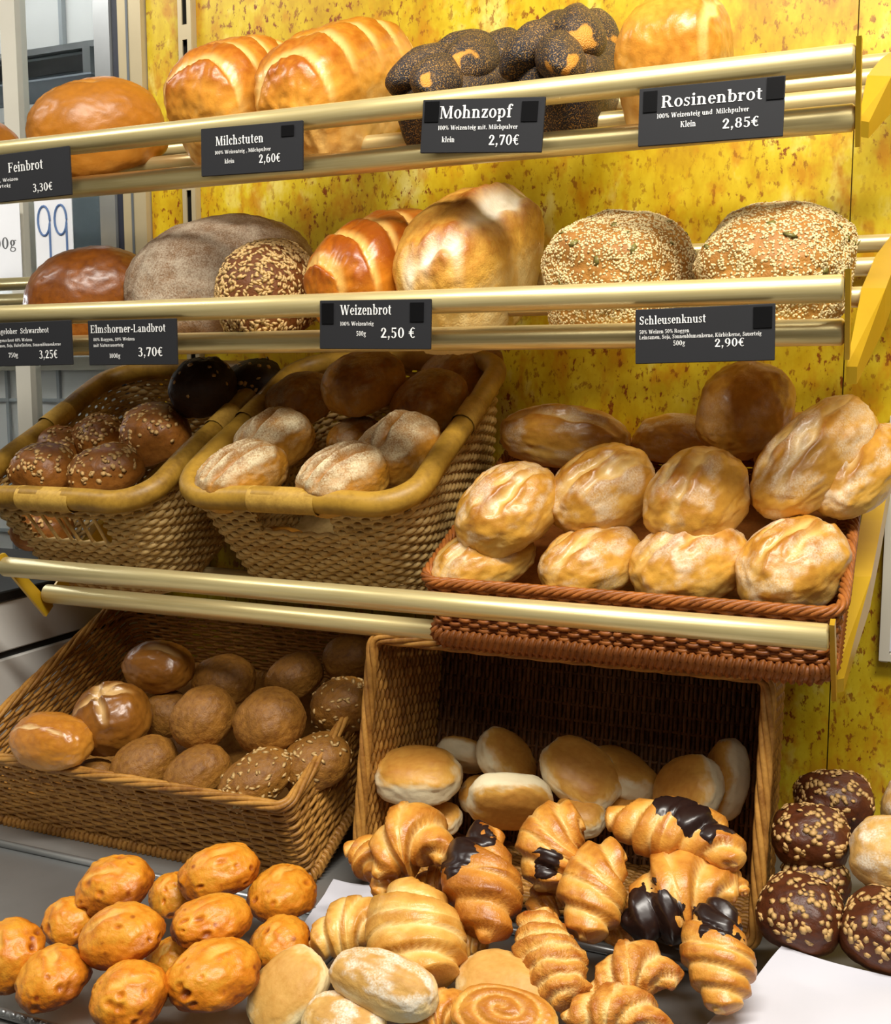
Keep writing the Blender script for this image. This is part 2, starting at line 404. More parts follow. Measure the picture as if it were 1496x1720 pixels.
    t.set('Metallic', .55); t.l(t.math('MULTIPLY_ADD', t.noise(14, 3, .6, v), .12, .27), t.b.inputs['Roughness']); M['rail'] = t.m
    M['brass'] = plain('brass_plate', '#C9A224', .35, .35, var=.1, scale=12)
    M['card'] = plain('black_card', '#16171C', .75, var=.12, scale=25)
    M['tape'] = plain('black_tape', '#0B0B0D', .28, var=.1)
    M['ink'] = plain('white_print', '#F2F2F0', .6, var=.02)
    M['cane'] = wicker_mat('honey_cane', '#AE8630', '#6A4A12', 30, .45)
    M['binding'] = wicker_mat('cane_binding', '#C8A048', '#96702A', 60, .5)
    M['wicker_light'] = wicker_mat('light_wicker', '#D8B878', '#A07A3C', 60, .5)
    M['wicker_red'] = wicker_mat('reddish_wicker', '#A8642A', '#6E3A12', 60, .45)
    M['wicker_brown'] = wicker_mat('brown_wicker', '#BE8A40', '#7A4C1C', 60, .46)
    M['wicker_grey'] = wicker_mat('weathered_wicker', '#8A6036', '#4E3218', 60, .55)
    # printed wall
    t = NT('yellow_printed_panel'); v = t.coord(); mp = t.n('Mapping'); mp.inputs['Scale'].default_value = (1, 1, .6); t.l(v, mp.inputs[0])
    a = t.noise(7, 5, .62, mp.outputs[0]); b = t.noise(26, 4, .65, mp.outputs[0]); 
    base = t.ramp(t.math('ADD', t.math('MULTIPLY', a, .65), t.math('MULTIPLY', b, .35)), [(.36, lin('#A87E08')), (.46, lin('#BE9C10')), (.55, lin('#CEB424')), (.66, lin('#E2D47C'))])
    mp2 = t.n('Mapping'); mp2.inputs['Scale'].default_value = (1.4, 1.4, .8); t.l(v, mp2.inputs[0])
    sp = t.ramp(t.noise(78, 4, .65, mp2.outputs[0]), [(.55, 0.), (.61, 1.)])
    reg = t.ramp(t.noise(7, 3, .6, v), [(.36, 0.), (.6, 1.)])
    amber = t.ramp(t.noise(18, 4, .65, mp2.outputs[0]), [(.5, 0.), (.64, .8)])
    col = t.mix(amber, base, lin('#B87A0A')); col = t.mix(t.math('MULTIPLY', sp, t.math('MULTIPLY_ADD', reg, .8, .2), clamp=True), col, lin('#7E3C0A'))
    t.l(col, t.b.inputs['Base Color']); t.set('Roughness', .32); t.set('Specular IOR Level', .4); M['wall'] = t.m
    M['seam'] = plain('panel_seam', '#9A7C14', .6)
    M['white'] = plain('white_laminate', '#DAD8D2', .4, var=.04, scale=8)
    M['greywhite'] = plain('grey_white_plastic', '#C4C4C0', .45, var=.06, scale=8)
    M['beige'] = plain('beige_profile', '#B4A684', .4, .3, var=.08, scale=10)
    M['alu'] = plain('aluminium', '#B9BDBE', .3, .8, var=.1, scale=14)
    M['darkblue'] = plain('dark_gasket', '#161B2C', .5)
    M['black'] = plain('black_plastic', '#131313', .5)
    M['dgrey'] = plain('dark_grey_metal', '#5E6468', .45, .3, scale=9)
    M['tray'] = plain('steel_tray', '#A4A6A6', .36, .75, var=.14, scale=9)
    M['steel'] = plain('grey_steel_top', '#8E8C88', .4, .4, var=.12, scale=9)
    M['counter'] = plain('dark_counter', '#2A2622', .5, var=.15, scale=12)
    M['floor'] = plain('grey_floor_tile', '#8A8680', .4, var=.08, scale=5)
    M['paper'] = plain('white_paper', '#CFCFD8', .7, var=.03, scale=14, bump=.1)
    M['postwhite'] = plain('cream_white_plastic', '#CFC9B8', .45, var=.05, scale=8)
    M['greybar'] = plain('grey_bar', '#9CA0A0', .5, var=.05)
    M['column'] = plain('blue_grey_column', '#6E7A80', .45, .1, var=.08, scale=7)
    M['sheetwhite'] = plain('bright_sheet', '#F4F4F6', .6, var=.02)
    M['pen'] = plain('blue_pen', '#5A78A8', .6)
    M['greyink'] = plain('grey_print', '#5C5C5C', .6)
    t = NT('clear_glass'); t.set('Base Color', (.93, .96, .97, 1)); t.set('Transmission Weight', 1.); t.set('Roughness', .02); t.set('IOR', 1.1); M['glass'] = t.m
def wicker_mat(name, light, dark, scale, rough):
    t = NT(name); v = t.coord(); f = t.noise(scale, 4, .65, v); g = t.noise(scale*5, 3, .6, v)
    oi = t.n('ObjectInfo').outputs['Random']
    k = t.math('ADD', t.math('MULTIPLY', f, .7), t.math('ADD', t.math('MULTIPLY', g, .3), t.math('MULTIPLY', oi, .22)))
    t.l(t.ramp(k, [(.38, lin(dark)), (.78, lin(light))]), t.b.inputs['Base Color'])
    t.set('Roughness', rough); t.set('Specular IOR Level', .35); t.bump(g, .25, .001); return t.m
build_materials()

# ------------------------------------------------------------------ the setting
WALL_Y = 1.46
wall = tag(empty('wall_back', (0, WALL_Y, 0)), 'yellow printed wall panels with rust-brown speckles', kind='structure')
for x0, x1 in ((-1.137, -.0845), (-.083, .75)):
    MB().box(x0, x1, 0, .012, .2, 2.45, .0008).build('wall_panel', M['wall'], wall)
MB().box(-1.137, .75, .0125, .03, .2, 2.45).build('wall_batten', M['seam'], wall)
tr = tag(empty('trim_1', (-1.137, WALL_Y, 0)), 'beige and silver door profile beside the yellow wall', kind='structure')
MB().box(-.047, -.002, -.012, .03, .9, 2.45, .003).build('beige_profile', M['beige'], tr)
MB().box(-.03, -.026, -.0135, -.0121, .9, 2.45).build('groove_line', M['dgrey'], tr)
MB().box(-.061, -.048, -.008, .03, .9, 2.45, .002).build('dark_gasket', M['darkblue'], tr)
MB().box(-.093, -.062, -.014, .03, .9, 2.45, .004).build('silver_profile', M['alu'], tr)

tag(MB().box(-3., 1.6, -1.6, 2.4, -.05, 0).build('floor', M['floor']), 'grey shop floor', kind='structure')
# counter and low cabinet
ct = tag(empty('counter', (-.17, .69, 0)), 'shop counter under the trays and baskets', 'counter')
MB().box(-.97, .97, 0, WALL_Y-.692, .88, .92, .003).build('counter_top', M['steel'], ct)
MB().box(-.96, .96, .01, WALL_Y-.70, .0, .8795).build('counter_body', M['counter'], ct)
cb = tag(empty('side_cabinet', (-1.15, .9, .0)), 'white side cabinet with a black joint line at the left', 'cabinet')
MB().box(-.6, -.006, -.6, .53, .02, 1.205).build('carcass', M['black'], cb)
MB().box(-.6, .0, -.6, .53, .0, 1.119, .002).build('lower_panel', M['white'], cb)
MB().box(-.6, .0, -.6, .53, 1.129, 1.2, .002).build('upper_panel', M['white'], cb)
MB().box(-.6, .004, -.6, .53, 1.2, 1.215, .002).build('worktop', M['black'], cb)

# slotted upright on the wall
up = tag(empty('slotted_upright', (-1.055, WALL_Y, 1.2)), 'pale slotted shelf upright fixed to the yellow wall', 'upright')
b = MB(); b.box(-.012, -.0045, -.014, -.012, 0, 1.2).box(.0045, .012, -.014, -.012, 0, 1.2).box(-.0125, -.0105, -.012, -.0005, 0, 1.2).box(.0105, .0125, -.012, -.0005, 0, 1.2)
for k in range(16): b.box(-.0045, .0045, -.014, -.012, k*.075, k*.075+.022)
b.build('channel', M['beige'], up); MB().box(-.0104, .0104, -.003, -.0005, 0, 1.2).build('channel_back', M['black'], up)
for k in range(0, 16, 3): MB().tube((0, -.0165, k*.075+.011), (0, -.0141, k*.075+.011), .0035, 10).build('screw', M['alu'], up)

# glass fronted fridge behind, left of the wall
def fridge():
    f = tag(empty('glass_fridge', (-1.7, 1.66, .0)), 'glass fronted cooler with white posts seen behind the loaves at left', 'fridge'); o = Vector(f.location)
    def part(name, mat, x0, x1, y0, y1, z0, z1, bev=0.): return MB().box(x0-o.x, x1-o.x, y0-o.y, y1-o.y, z0, z1, bev).build(name, M[mat], f)
    part('back_panel', 'white', -2.7, -1.19, 2.06, 2.08, .0, 2.6); part('side_panel', 'greywhite', -1.205, -1.19, 1.5, 2.06, .0, 2.6)
    for x in (-2.06, -1.674): part('door_post', 'postwhite', x, x+.038, 1.70, 1.73, .0, 2.6, .005)
    part('dark_crossbar', 'dgrey', -2.6, -1.56, 1.90, 1.94, 2.152, 2.2, .004); part('bar_trim', 'alu', -2.6, -1.56, 1.89, 1.905, 2.2, 2.213)
    part('bar_end', 'alu', -1.634, -1.614, 1.885, 1.9, 2.08, 2.2); part('black_insert', 'black', -1.95, -1.64, 1.897, 1.899, 2.158, 2.19)
    part('grey_shelf', 'greywhite', -2.6, -1.58, 1.86, 2.05, 2.06, 2.09); part('grey_tray', 'dgrey', -1.9, -1.6, 1.87, 2.0, 2.091, 2.145, .006)
    for x in (-1.99, -1.838, -1.69): part('grid_bar', 'greybar', x, x+.01, 2.045, 2.059, 2.22, 2.6)
    part('grey_column', 'column', -1.565, -1.40, 1.76, 1.80, 1.56, 2.05, .004); part('shelf_front', 'postwhite', -2.6, -1.43, 1.80, 1.84, 1.56, 1.69, .008)
    part('grid_panel', 'white', -2.6, -1.43, 1.9, 1.91, .4, 1.53); part('panel_cap', 'postwhite', -2.6, -1.43, 1.885, 1.915, 1.53, 1.558)
    for x in (-2.045, -1.896, -1.747, -1.6, -1.46): part('grid_bar', 'greybar', x, x+.008, 1.892, 1.8995, .4, 1.53)
    for z in (1.16, 1.31, 1.46): part('grid_bar', 'greybar', -2.6, -1.43, 1.893, 1.8998, z, z+.008)
    for x0, x1 in ((-2.02, -1.676), (-1.634, -1.25)): part('glass_pane', 'glass', x0, x1, 1.713, 1.717, .4, 2.6)
    return f
fridge()
area_light('fridge_top_fill', (-1.75, 1.80, 2.58), (-1.75, 1.98, 1.5), (.9, .06), 3.2, (.92, .97, 1.))  # added fill from above to lift the dark fridge interior, no lamp seen
area_light('fridge_side_fill', (-2.4, 1.80, 1.75), (-1.6, 1.95, 1.75), (1.5, .05), 5, (.92, .97, 1.))  # added fill out of view at left, brightens the lower fridge parts

# ------------------------------------------------------------------ lettering: a small bold serif alphabet cut from plates
ST, TH = .125, .045
def _ring(cx, cy, rx, ry, a0=0, a1=360, st=ST, th=TH, n=22):
    P = []
    for k in range(n+1):
        a = math.radians(a0+(a1-a0)*k/n); c, s = math.cos(a), math.sin(a)
        P.append(((cx+rx*c, cy+ry*s), (cx+(rx-st)*c, cy+(ry-th)*s)))
    return [(P[k][0], P[k+1][0], P[k+1][1], P[k][1]) for k in range(n)]
def _rect(x0, x1, y0, y1): return [((x0, y0), (x1, y0), (x1, y1), (x0, y1))]
def _stem(x, y0, y1, b=1, t=1, w=ST, e=.055):       # t: 0 none, 1 both sides, 2 left flag
    q = _rect(x, x+w, y0, y1)
    if b: q += _rect(x-e, x+w+e, y0, y0+TH)
    if t == 1: q += _rect(x-e, x+w+e, y1-TH, y1)
    if t == 2: q += [((x-.07, y1-.05), (x, y1-.085), (x, y1), (x-.07, y1-.03))]
    return q
def _ln(x0, y0, x1, y1, w): return [((x0, y0), (x0+w, y0), (x1+w, y1), (x1, y1))]
XH, CH, AH, DH = .48, .68, .72, -.2
def _arch(x, r): return _ring(x+ST*.5+r, XH-.2, r+ST*.5, .2, 0, 160)
_G = {
 'a': (.46, lambda: _ring(.2, XH-.13, .17, .13, 10, 170)+_rect(.245, .245+ST, .06, XH-.12)+_ring(.2, .13, .17, .14)+_ln(.3, 0, .36, .0, .09)+_rect(.25, .44, 0, .06)),
 'b': (.52, lambda: _stem(.06, 0, AH, 0, 2)+_ring(.27, .24, .22, .25)),
 'c': (.43, lambda: _ring(.24, .24, .21, .25, 45, 320)+_ring(.35, .38, .06, .06, st=.06, th=.06)),
 'd': (.54, lambda: _stem(.34, 0, AH, 0, 2)+_ring(.25, .24, .22, .25)+_rect(.44, .52, 0, TH)),
 'e': (.45, lambda: _ring(.24, .24, .21, .25, 0, 320)+_rect(.1, .44, .23, .275)),
 'f': (.34, lambda: _stem(.09, 0, .58, 1, 0)+_ring(.25, .56, .16, .16, 40, 180)+_rect(.01, .32, XH-TH, XH)+_ring(.33, .65, .05, .05, st=.05, th=.05)),
 'g': (.47, lambda: _ring(.21, .32, .17, .17)+_ring(.22, -.06, .2, .14, st=.07)+_rect(.34, .46, .42, .47)+_ln(.08, .06, .12, .18, .07)),
 'h': (.57, lambda: _stem(.07, 0, AH, 1, 2)+_stem(.35, 0, XH-.17, 1, 0)+_arch(.07, .14)),
 'i': (.28, lambda: _stem(.08, 0, XH, 1, 2)+_ring(.14, .63, .075, .075, st=.075, th=.075)),
 'j': (.28, lambda: _stem(.1, -.1, XH, 0, 2)+_ring(.05, -.08, .17, .12, 270, 360)+_ring(.16, .63, .075, .075, st=.075, th=.075)),
 'k': (.54, lambda: _stem(.07, 0, AH, 1, 2)+_ln(.2, .2, .38, XH, .06)+_ln(.38, 0, .24, .27, .13)+_rect(.3, .5, XH-TH, XH)+_rect(.33, .55, 0, TH)),
 'l': (.28, lambda: _stem(.08, 0, AH, 1, 2)),
 'm': (.84, lambda: _stem(.07, 0, XH, 1, 2)+_stem(.34, 0, XH-.17, 1, 0)+_stem(.61, 0, XH-.17, 1, 0)+_arch(.07, .135)+_arch(.34, .135)),
 'n': (.57, lambda: _stem(.07, 0, XH, 1, 2)+_stem(.35, 0, XH-.17, 1, 0)+_arch(.07, .14)),
 'o': (.5, lambda: _ring(.25, .24, .23, .255)),
 'p': (.54, lambda: _stem(.07, DH, XH, 1, 2)+_ring(.28, .24, .22, .25)),
 'r': (.41, lambda: _stem(.07, 0, XH, 1, 2)+_ring(.3, .27, .14, .2, 60, 150, st=.07)+_ring(.335, .4, .07, .07, st=.07, th=.07)),
 's': (.39, lambda: _ring(.19, .355, .14, .13, 30, 250, st=.09)+_ring(.19, .125, .15, .135, -150, 80, st=.09)+_ln(.1, .3, .2, .2, .1)+_rect(.03, .07, 0, .14)+_rect(.3, .34, .34, .48)),
 't': (.36, lambda: _stem(.09, .06, .62, 0, 0)+_rect(.01, .32, XH-TH, XH)+_ring(.24, .12, .15, .13, 180, 310, st=.1)),
 'u': (.57, lambda: _stem(.06, .15, XH, 0, 2)+_stem(.35, 0, XH, 0, 2)+_ring(.27, .19, .21, .2, 180, 330)+_rect(.47, .55, 0, TH)),
 'v': (.5, lambda: _ln(.2, 0, .04, XH, .13)+_ln(.22, 0, .38, XH, .06)+_rect(0, .23, XH-TH, XH)+_rect(.31, .5, XH-TH, XH)),
 'w': (.74, lambda: _ln(.18, 0, .04, XH, .13)+_ln(.22, 0, .34, XH, .06)+_ln(.46, 0, .33, XH, .13)+_ln(.5, 0, .62, XH, .06)+_rect(0, .23, XH-TH, XH)+_rect(.55, .74, XH-TH, XH)),
 'z': (.43, lambda: _rect(.04, .4, XH-.06, XH)+_rect(.03, .41, 0, .06)+_ln(.03, .05, .25, XH-.05, .14)+_rect(.04, .08, XH-.15, XH)+_rect(.37, .41, 0, .15)),
 'H': (.72, lambda: _stem(.07, 0, CH)+_stem(.5, 0, CH)+_rect(.15, .55, .32, .365)),
 'P': (.6, lambda: _stem(.07, 0, CH)+_ring(.3, .5, .23, .18, -90, 90)+_rect(.15, .32, CH-TH, CH)+_rect(.15, .32, .32, .36)),
 'B': (.62, lambda: _stem(.07, 0, CH)+_ring(.3, .51, .22, .17, -90, 90)+_ring(.31, .19, .25, .19, -90, 90)+_rect(.15, .32, CH-TH, CH)+_rect(.15, .32, 0, TH)+_rect(.15, .32, .34, .38)),
 'E': (.6, lambda: _stem(.07, 0, CH)+_rect(.12, .53, CH-TH, CH)+_rect(.12, .55, 0, TH)+_rect(.15, .4, .33, .375)+_rect(.49, .53, CH-.17, CH)+_rect(.51, .55, 0, .17)+_rect(.37, .41, .26, .45)),
 'F': (.56, lambda: _stem(.07, 0, CH)+_rect(.12, .52, CH-TH, CH)+_rect(.15, .4, .33, .375)+_rect(.48, .52, CH-.17, CH)+_rect(.37, .41, .26, .45)),
 'K': (.68, lambda: _stem(.07, 0, CH)+_ln(.18, .28, .46, CH, .06)+_ln(.45, 0, .26, .38, .15)+_rect(.36, .62, CH-TH, CH)+_rect(.4, .68, 0, TH)),
 'L': (.56, lambda: _stem(.07, 0, CH)+_rect(.12, .52, 0, TH)+_rect(.48, .52, 0, .19)),
 'M': (.86, lambda: _stem(.08, 0, CH, 1, 0, w=.05)+_stem(.64, 0, CH)+_ln(.35, .02, .08, CH, .14)+_ln(.4, .02, .64, CH, .05)+_rect(.0, .2, CH-TH, CH)),
 'N': (.72, lambda: _stem(.08, 0, CH, 1, 0, w=.05)+_stem(.58, 0, CH, 0, 1, w=.05)+_ln(.5, .0, .08, CH, .14)+_rect(0, .2, CH-TH, CH)),
 'R': (.68, lambda: _stem(.07, 0, CH)+_ring(.3, .5, .23, .18, -90, 90)+_rect(.15, .32, CH-TH, CH)+_rect(.15, .32, .32, .36)+_ln(.46, 0, .28, .34, .15)+_rect(.44, .68, 0, TH)),
 'S': (.53, lambda: _ring(.26, .5, .2, .19, 20, 260, st=.12)+_ring(.26, .19, .21, .2, -160, 80, st=.12)+_ln(.13, .42, .26, .27, .13)+_rect(.03, .075, 0, .21)+_rect(.43, .47, .48, .68)),
 'T': (.62, lambda: _stem(.24, 0, CH, 1, 0)+_rect(.04, .57, CH-TH, CH)+_rect(.04, .08, CH-.17, CH)+_rect(.53, .57, CH-.17, CH)),
 'W': (.98, lambda: _ln(.24, 0, .05, CH, .14)+_ln(.3, 0, .46, CH, .06)+_ln(.62, 0, .43, CH, .14)+_ln(.68, 0, .84, CH, .06)+_rect(0, .26, CH-TH, CH)+_rect(.75, .98, CH-TH, CH)),
 '0': (.5, lambda: _ring(.25, .33, .22, .34)), '1': (.36, lambda: _stem(.13, 0, .66, 1, 2)),
 '2': (.48, lambda: _ring(.23, .47, .19, .19, -20, 170)+_ln(.04, .04, .28, .42, .13)+_rect(.04, .44, 0, .09)+_ring(.09, .48, .065, .065, st=.06, th=.06)),
 '3': (.46, lambda: _ring(.2, .5, .19, .16, -90, 150)+_ring(.2, .18, .22, .2, -150, 90)+_rect(.12, .22, .34, .38)),
 '4': (.5, lambda: _stem(.27, 0, .66, 1, 0)+_rect(.02, .46, .17, .23)+_ln(.03, .2, .27, .66, .07)),
 '5': (.47, lambda: _ring(.21, .2, .21, .22, -150, 120)+_rect(.08, .13, .34, .66)+_rect(.08, .4, .57, .66)),
 '6': (.5, lambda: _ring(.25, .21, .21, .22)+_ring(.36, .34, .32, .33, 100, 190, st=.12)),
 '7': (.46, lambda: _rect(.04, .43, .57, .66)+_ln(.13, 0, .32, .58, .12)+_rect(.04, .08, .47, .66)),
 '8': (.5, lambda: _ring(.25, .5, .18, .17, st=.1)+_ring(.25, .19, .21, .2)),
 '9': (.5, lambda: _ring(.25, .45, .21, .22)+_ring(.14, .32, .32, .33, -80, 10, st=.12)),
 ',': (.22, lambda: _ring(.11, .06, .07, .07, st=.07, th=.07)+_ln(.04, -.13, .12, .04, .05)), '.': (.22, lambda: _ring(.11, .06, .07, .07, st=.07, th=.07)),
 '-': (.32, lambda: _rect(.04, .28, .2, .28)), ' ': (.26, lambda: []),
 '%': (.72, lambda: _ring(.18, .5, .15, .17, st=.08)+_ring(.54, .17, .15, .17, st=.08)+_ln(.15, 0, .5, .67, .05)),
 '€': (.54, lambda: _ring(.3, .33, .22, .34, 50, 310)+_rect(.0, .36, .36, .41)+_rect(.0, .36, .26, .31)),
}
_G['ü'] = (.57, lambda: _G['u'][1]()+_ring(.17, .63, .06, .06, st=.06, th=.06)+_ring(.39, .63, .06, .06, st=.06, th=.06))
def text_quads(s):
    x = 0; q = []
    for ch in s:
        w, g = _G[ch]
        for k, poly in enumerate(g()): q.append(tuple((px+x, py, 0.0006*((k % 5)+1)) for px, py in poly))
        x += w+.03
    return q, x
def lettering(name, s, u, v, width, height, parent, mat, y=-.0016):
    """u, v: left end of the baseline on the card (m from card centre); width: run length; height: cap height"""
    q, L = text_quads(s); sx = width/L; sz = height/CH
    V, F = [], []
    for poly in q:
        b = len(V); V += [(u+px*sx, y-pz*.05, v+py*sz) for px, py, pz in poly]; F.append((b, b+1, b+2, b+3))
    return mesh_obj(name, V, F, mat, parent, False)

CARDS = [
 ('black price sign reading Feinbrot 3,30€ at the left end of the top rail', (-1.0073, 1.046, 1.7499), 0.1534, 0.0564, -0.95,
  [('title_lettering', 'Feinbrot', 0.38, 0.6, 0.36, 0.2), ('small_lettering', '% Roggen , Weizen', 0.06, 0.42, 0.42, 0.07), ('small_lettering', '% Sauerteig', 0.1, 0.3, 0.3, 0.07), ('price_lettering', '3,30€', 0.62, 0.14, 0.21, 0.17)], ()),
 ('black price sign reading Milchstuten 2,60€ on the top rail', (-0.679, 1.046, 1.7548), 0.1301, 0.0517, 1.07,
  [('title_lettering', 'Milchstuten', 0.15, 0.62, 0.48, 0.19), ('small_lettering', '100% Weizenteig , Milchpulver', 0.14, 0.44, 0.56, 0.075), ('small_lettering', 'klein', 0.24, 0.24, 0.1, 0.09), ('price_lettering', '2,60€', 0.58, 0.2, 0.22, 0.18)], ((0.8, 0.7, 0.12, 0.22),)),
 ('black price sign reading Mohnzopf 2,70€ on the top rail', (-0.4092, 1.046, 1.7554), 0.1301, 0.0523, 4.24,
  [('title_lettering', 'Mohnzopf', 0.15, 0.64, 0.6, 0.23), ('small_lettering', '100% Weizenteig mit. Milchpulver', 0.14, 0.43, 0.66, 0.08), ('small_lettering', 'klein', 0.18, 0.2, 0.11, 0.1), ('price_lettering', '2,70€', 0.57, 0.14, 0.26, 0.19)], ((0.02, 0.58, 0.12, 0.38), (0.82, 0.56, 0.13, 0.36))),
 ('black price sign reading Rosinenbrot 2,85€ on the top rail', (-0.1849, 1.046, 1.7473), 0.1312, 0.0525, 0.69,
  [('title_lettering', 'Rosinenbrot', 0.16, 0.64, 0.7, 0.2), ('small_lettering', '100% Weizenteig und  Milchpulver', 0.13, 0.46, 0.64, 0.08), ('small_lettering', 'Klein', 0.3, 0.28, 0.11, 0.1), ('price_lettering', '2,85€', 0.59, 0.2, 0.26, 0.17)], ((0.03, 0.58, 0.1, 0.36), (0.88, 0.62, 0.115, 0.36))),
 ('black price sign reading Schwarzbrot 3,25€ at the left end of the middle rail', (-0.999, 1.026, 1.5481), 0.1559, 0.0525, -0.63,
  [('title_lettering', 'angeloher  Schwarzbrot', 0.25, 0.74, 0.54, 0.12), ('small_lettering', '% Roggenschrot 40% Weizen', 0.2, 0.56, 0.42, 0.07), ('small_lettering', 'Leinsamen, Soja, Haferflocken, Sonnenblumenkerne', 0.2, 0.44, 0.7, 0.07), ('small_lettering', '750g', 0.37, 0.2, 0.1, 0.11), ('price_lettering', '3,25€', 0.68, 0.16, 0.19, 0.19)], ()),
 ('black price sign reading Elmshorner-Landbrot 3,70€ on the middle rail', (-0.8325, 1.026, 1.5478), 0.1255, 0.0519, 0.07,
  [('title_lettering', 'Elmshorner-Landbrot', 0.03, 0.72, 0.86, 0.17), ('small_lettering', '80% Roggen, 20% Weizen', 0.06, 0.54, 0.48, 0.07), ('small_lettering', 'mit Natursauerteig', 0.06, 0.41, 0.35, 0.07), ('small_lettering', '1000g', 0.24, 0.16, 0.13, 0.1), ('price_lettering', '3,70€', 0.57, 0.19, 0.29, 0.2)], ()),
 ('black price sign reading Weizenbrot 2,50 € on the middle rail', (-0.5199, 1.026, 1.5614), 0.1288, 0.0507, 0.94,
  [('title_lettering', 'Weizenbrot', 0.19, 0.7, 0.47, 0.2), ('small_lettering', '100% Weizenteig', 0.19, 0.48, 0.31, 0.08), ('small_lettering', '500g', 0.34, 0.27, 0.09, 0.1), ('price_lettering', '2,50 €', 0.56, 0.23, 0.32, 0.21)], ((0.02, 0.52, 0.11, 0.42), (0.82, 0.55, 0.12, 0.38))),
 ('black price sign reading Schleusenknust 2,90€ on the middle rail', (-0.1814, 1.026, 1.5452), 0.1265, 0.0506, -1.08,
  [('title_lettering', 'Schleusenknust', 0.03, 0.72, 0.49, 0.15), ('small_lettering', '50% Weizen 50% Roggen', 0.03, 0.55, 0.37, 0.07), ('small_lettering', 'Leinsamen, Soja, Sonnenblumenkerne, Kürbiskerne, Sauerteig', 0.03, 0.45, 0.88, 0.07), ('small_lettering', '500g', 0.28, 0.32, 0.09, 0.09), ('price_lettering', '2,90€', 0.58, 0.27, 0.22, 0.15)], ((0.85, 0.58, 0.13, 0.37),)),
]
for label, loc, w, h, tilt, lines, tapes in CARDS:
    t = tag(empty('price_sign', loc), label, 'price sign', 'black price signs taped to the shelf rails'); t.rotation_euler = (0, math.radians(tilt), 0)
    MB().box(-w/2, w/2, -.0012, .0012, -h/2, h/2, .0006).build('card', M['card'], t)
    for kind, s, u, v, wd, ht in lines: lettering(kind, s, (u-.5)*w, (v-.5)*h, wd*w, ht*h, t, M['ink'])
    for u, v, tw, th in tapes: MB().box((u-.5)*w, (u-.5+tw)*w, -.0021, -.0013, (v-.5)*h, (v-.5+th)*h).build('tape', M['tape'], t)
def paper_sign(name, label, x, y, z, w, h, text, strokes=None):
    t = tag(empty(name, (x, y, z)), label, 'paper sign')
    MB().box(-w/2, w/2, -.001, .0005, -h/2, h/2).build('sheet', M['sheetwhite'], t)
    if text: lettering('lettering', text, -.08*w, -.1*h, w*.5, h*.16, t, M['greyink'], -.0012)
    if strokes:
        for path in strokes:
            pts = np.array([(px*w, -.002, pz*h) for px, pz in path]); V, F, _ = sweep(pts, np.full(len(pts), .0022), 6, 1., (0, 1, 0.01))
            mesh_obj('pen_stroke', V, F, M['pen'], t)
    return t
nine = lambda cx: [(cx+.16*math.cos(a), .25+.17*math.sin(a)) for a in np.linspace(0, 2*math.pi, 22)]+[(cx+.15, z) for z in np.linspace(.2, -.3, 6)]+[(cx+.15-.1*k, -.32-.03*math.sin(k*3)) for k in (.4, 1., 1.6)]
paper_sign('weight_sign', 'white sheet printed 00g behind the left loaves', -1.6857, 1.6800, 1.7796, 0.1202, 0.1423, '00g', None)
paper_sign('handwritten_sign', 'white sheet with a handwritten blue 99 behind the brown loaf', -1.5411, 1.6800, 1.7722, 0.0916, 0.1644, '', [nine(-.25), nine(.2)])

# ------------------------------------------------------------------ gold tube shelves
X0, X1 = -1.047, -.062
def tube_shelf(label, front, rods, r_front=.0125, plate=None, lower=None, X0=X0):
    t = tag(empty('bread_shelf', (0, front[0], front[1])), label, 'shelf'); o = Vector(t.location)
    def rod(name, y, z, r, x1=X1, X0=X0): MB().tube((X0, y-o.y, z-o.z), (x1, y-o.y, z-o.z), r, 28, ((0, .8), (.002, 1), (.998, 1), (1, .8))).build(name, M['rail'], t, True)
    rod('front_rail', front[0], front[1], r_front)
    if lower: rod('lower_rail', lower[0], lower[1], .0125)
    for (y, z), (bx, by, bz) in zip(rods, plate[1][1:]): rod('rod', y, z, .0105, bx+.003)
    for xs, s in ((X0, -1), (X1, 1)):
        MB().prism_x([(y-o.y, z-o.z) for y, z in plate[0]], xs+s*.0005, xs+s*.005).build('end_plate', M['brass'], t)
        bar = plate[1] if s > 0 else [(xs-(x-X1), y, z) for x, y, z in plate[1]]
        h = plate[2]; V = []
        for x, y, z in bar:
            for dx in (.0, .022):
                for dz in (0., h if y > 1.15 else h*.4): V.append((x+s*dx*(1 if y > 1.15 else .4)-o.x, y-o.y-dz*.3+(.012 if dx else 0), z-o.z+dz))
        n = len(bar); F = []
        for k in range(n-1):
            q = [4*k, 4*k+1, 4*k+3, 4*k+2]; r = [v+4 for v in q]
            F += [(q[i], q[(i+1) % 4], r[(i+1) % 4], r[i]) for i in range(4)]
        F += [(0, 1, 3, 2), (4*n-4, 4*n-2, 4*n-1, 4*n-3)]
        br = mesh_obj('bracket', V, F, M['brass'], t, False)
        for x, y, z in bar[1:]: MB().tube((x+s*.011-o.x, y-o.y-.002-h*.15, z-o.z+h*.5), (x+s*.011-o.x, y-o.y-.007-h*.15, z-o.z+h*.5), .0042, 12).build('screw', M['black'], br)
    return t
def line(p, tilt, ys): return [(y, p[1]+math.tan(math.radians(tilt))*(y-p[0])) for y in ys]
S1L = (1.095, 1.742); S2L = (1.075, 1.5475); S3L = (1.10, 1.224)
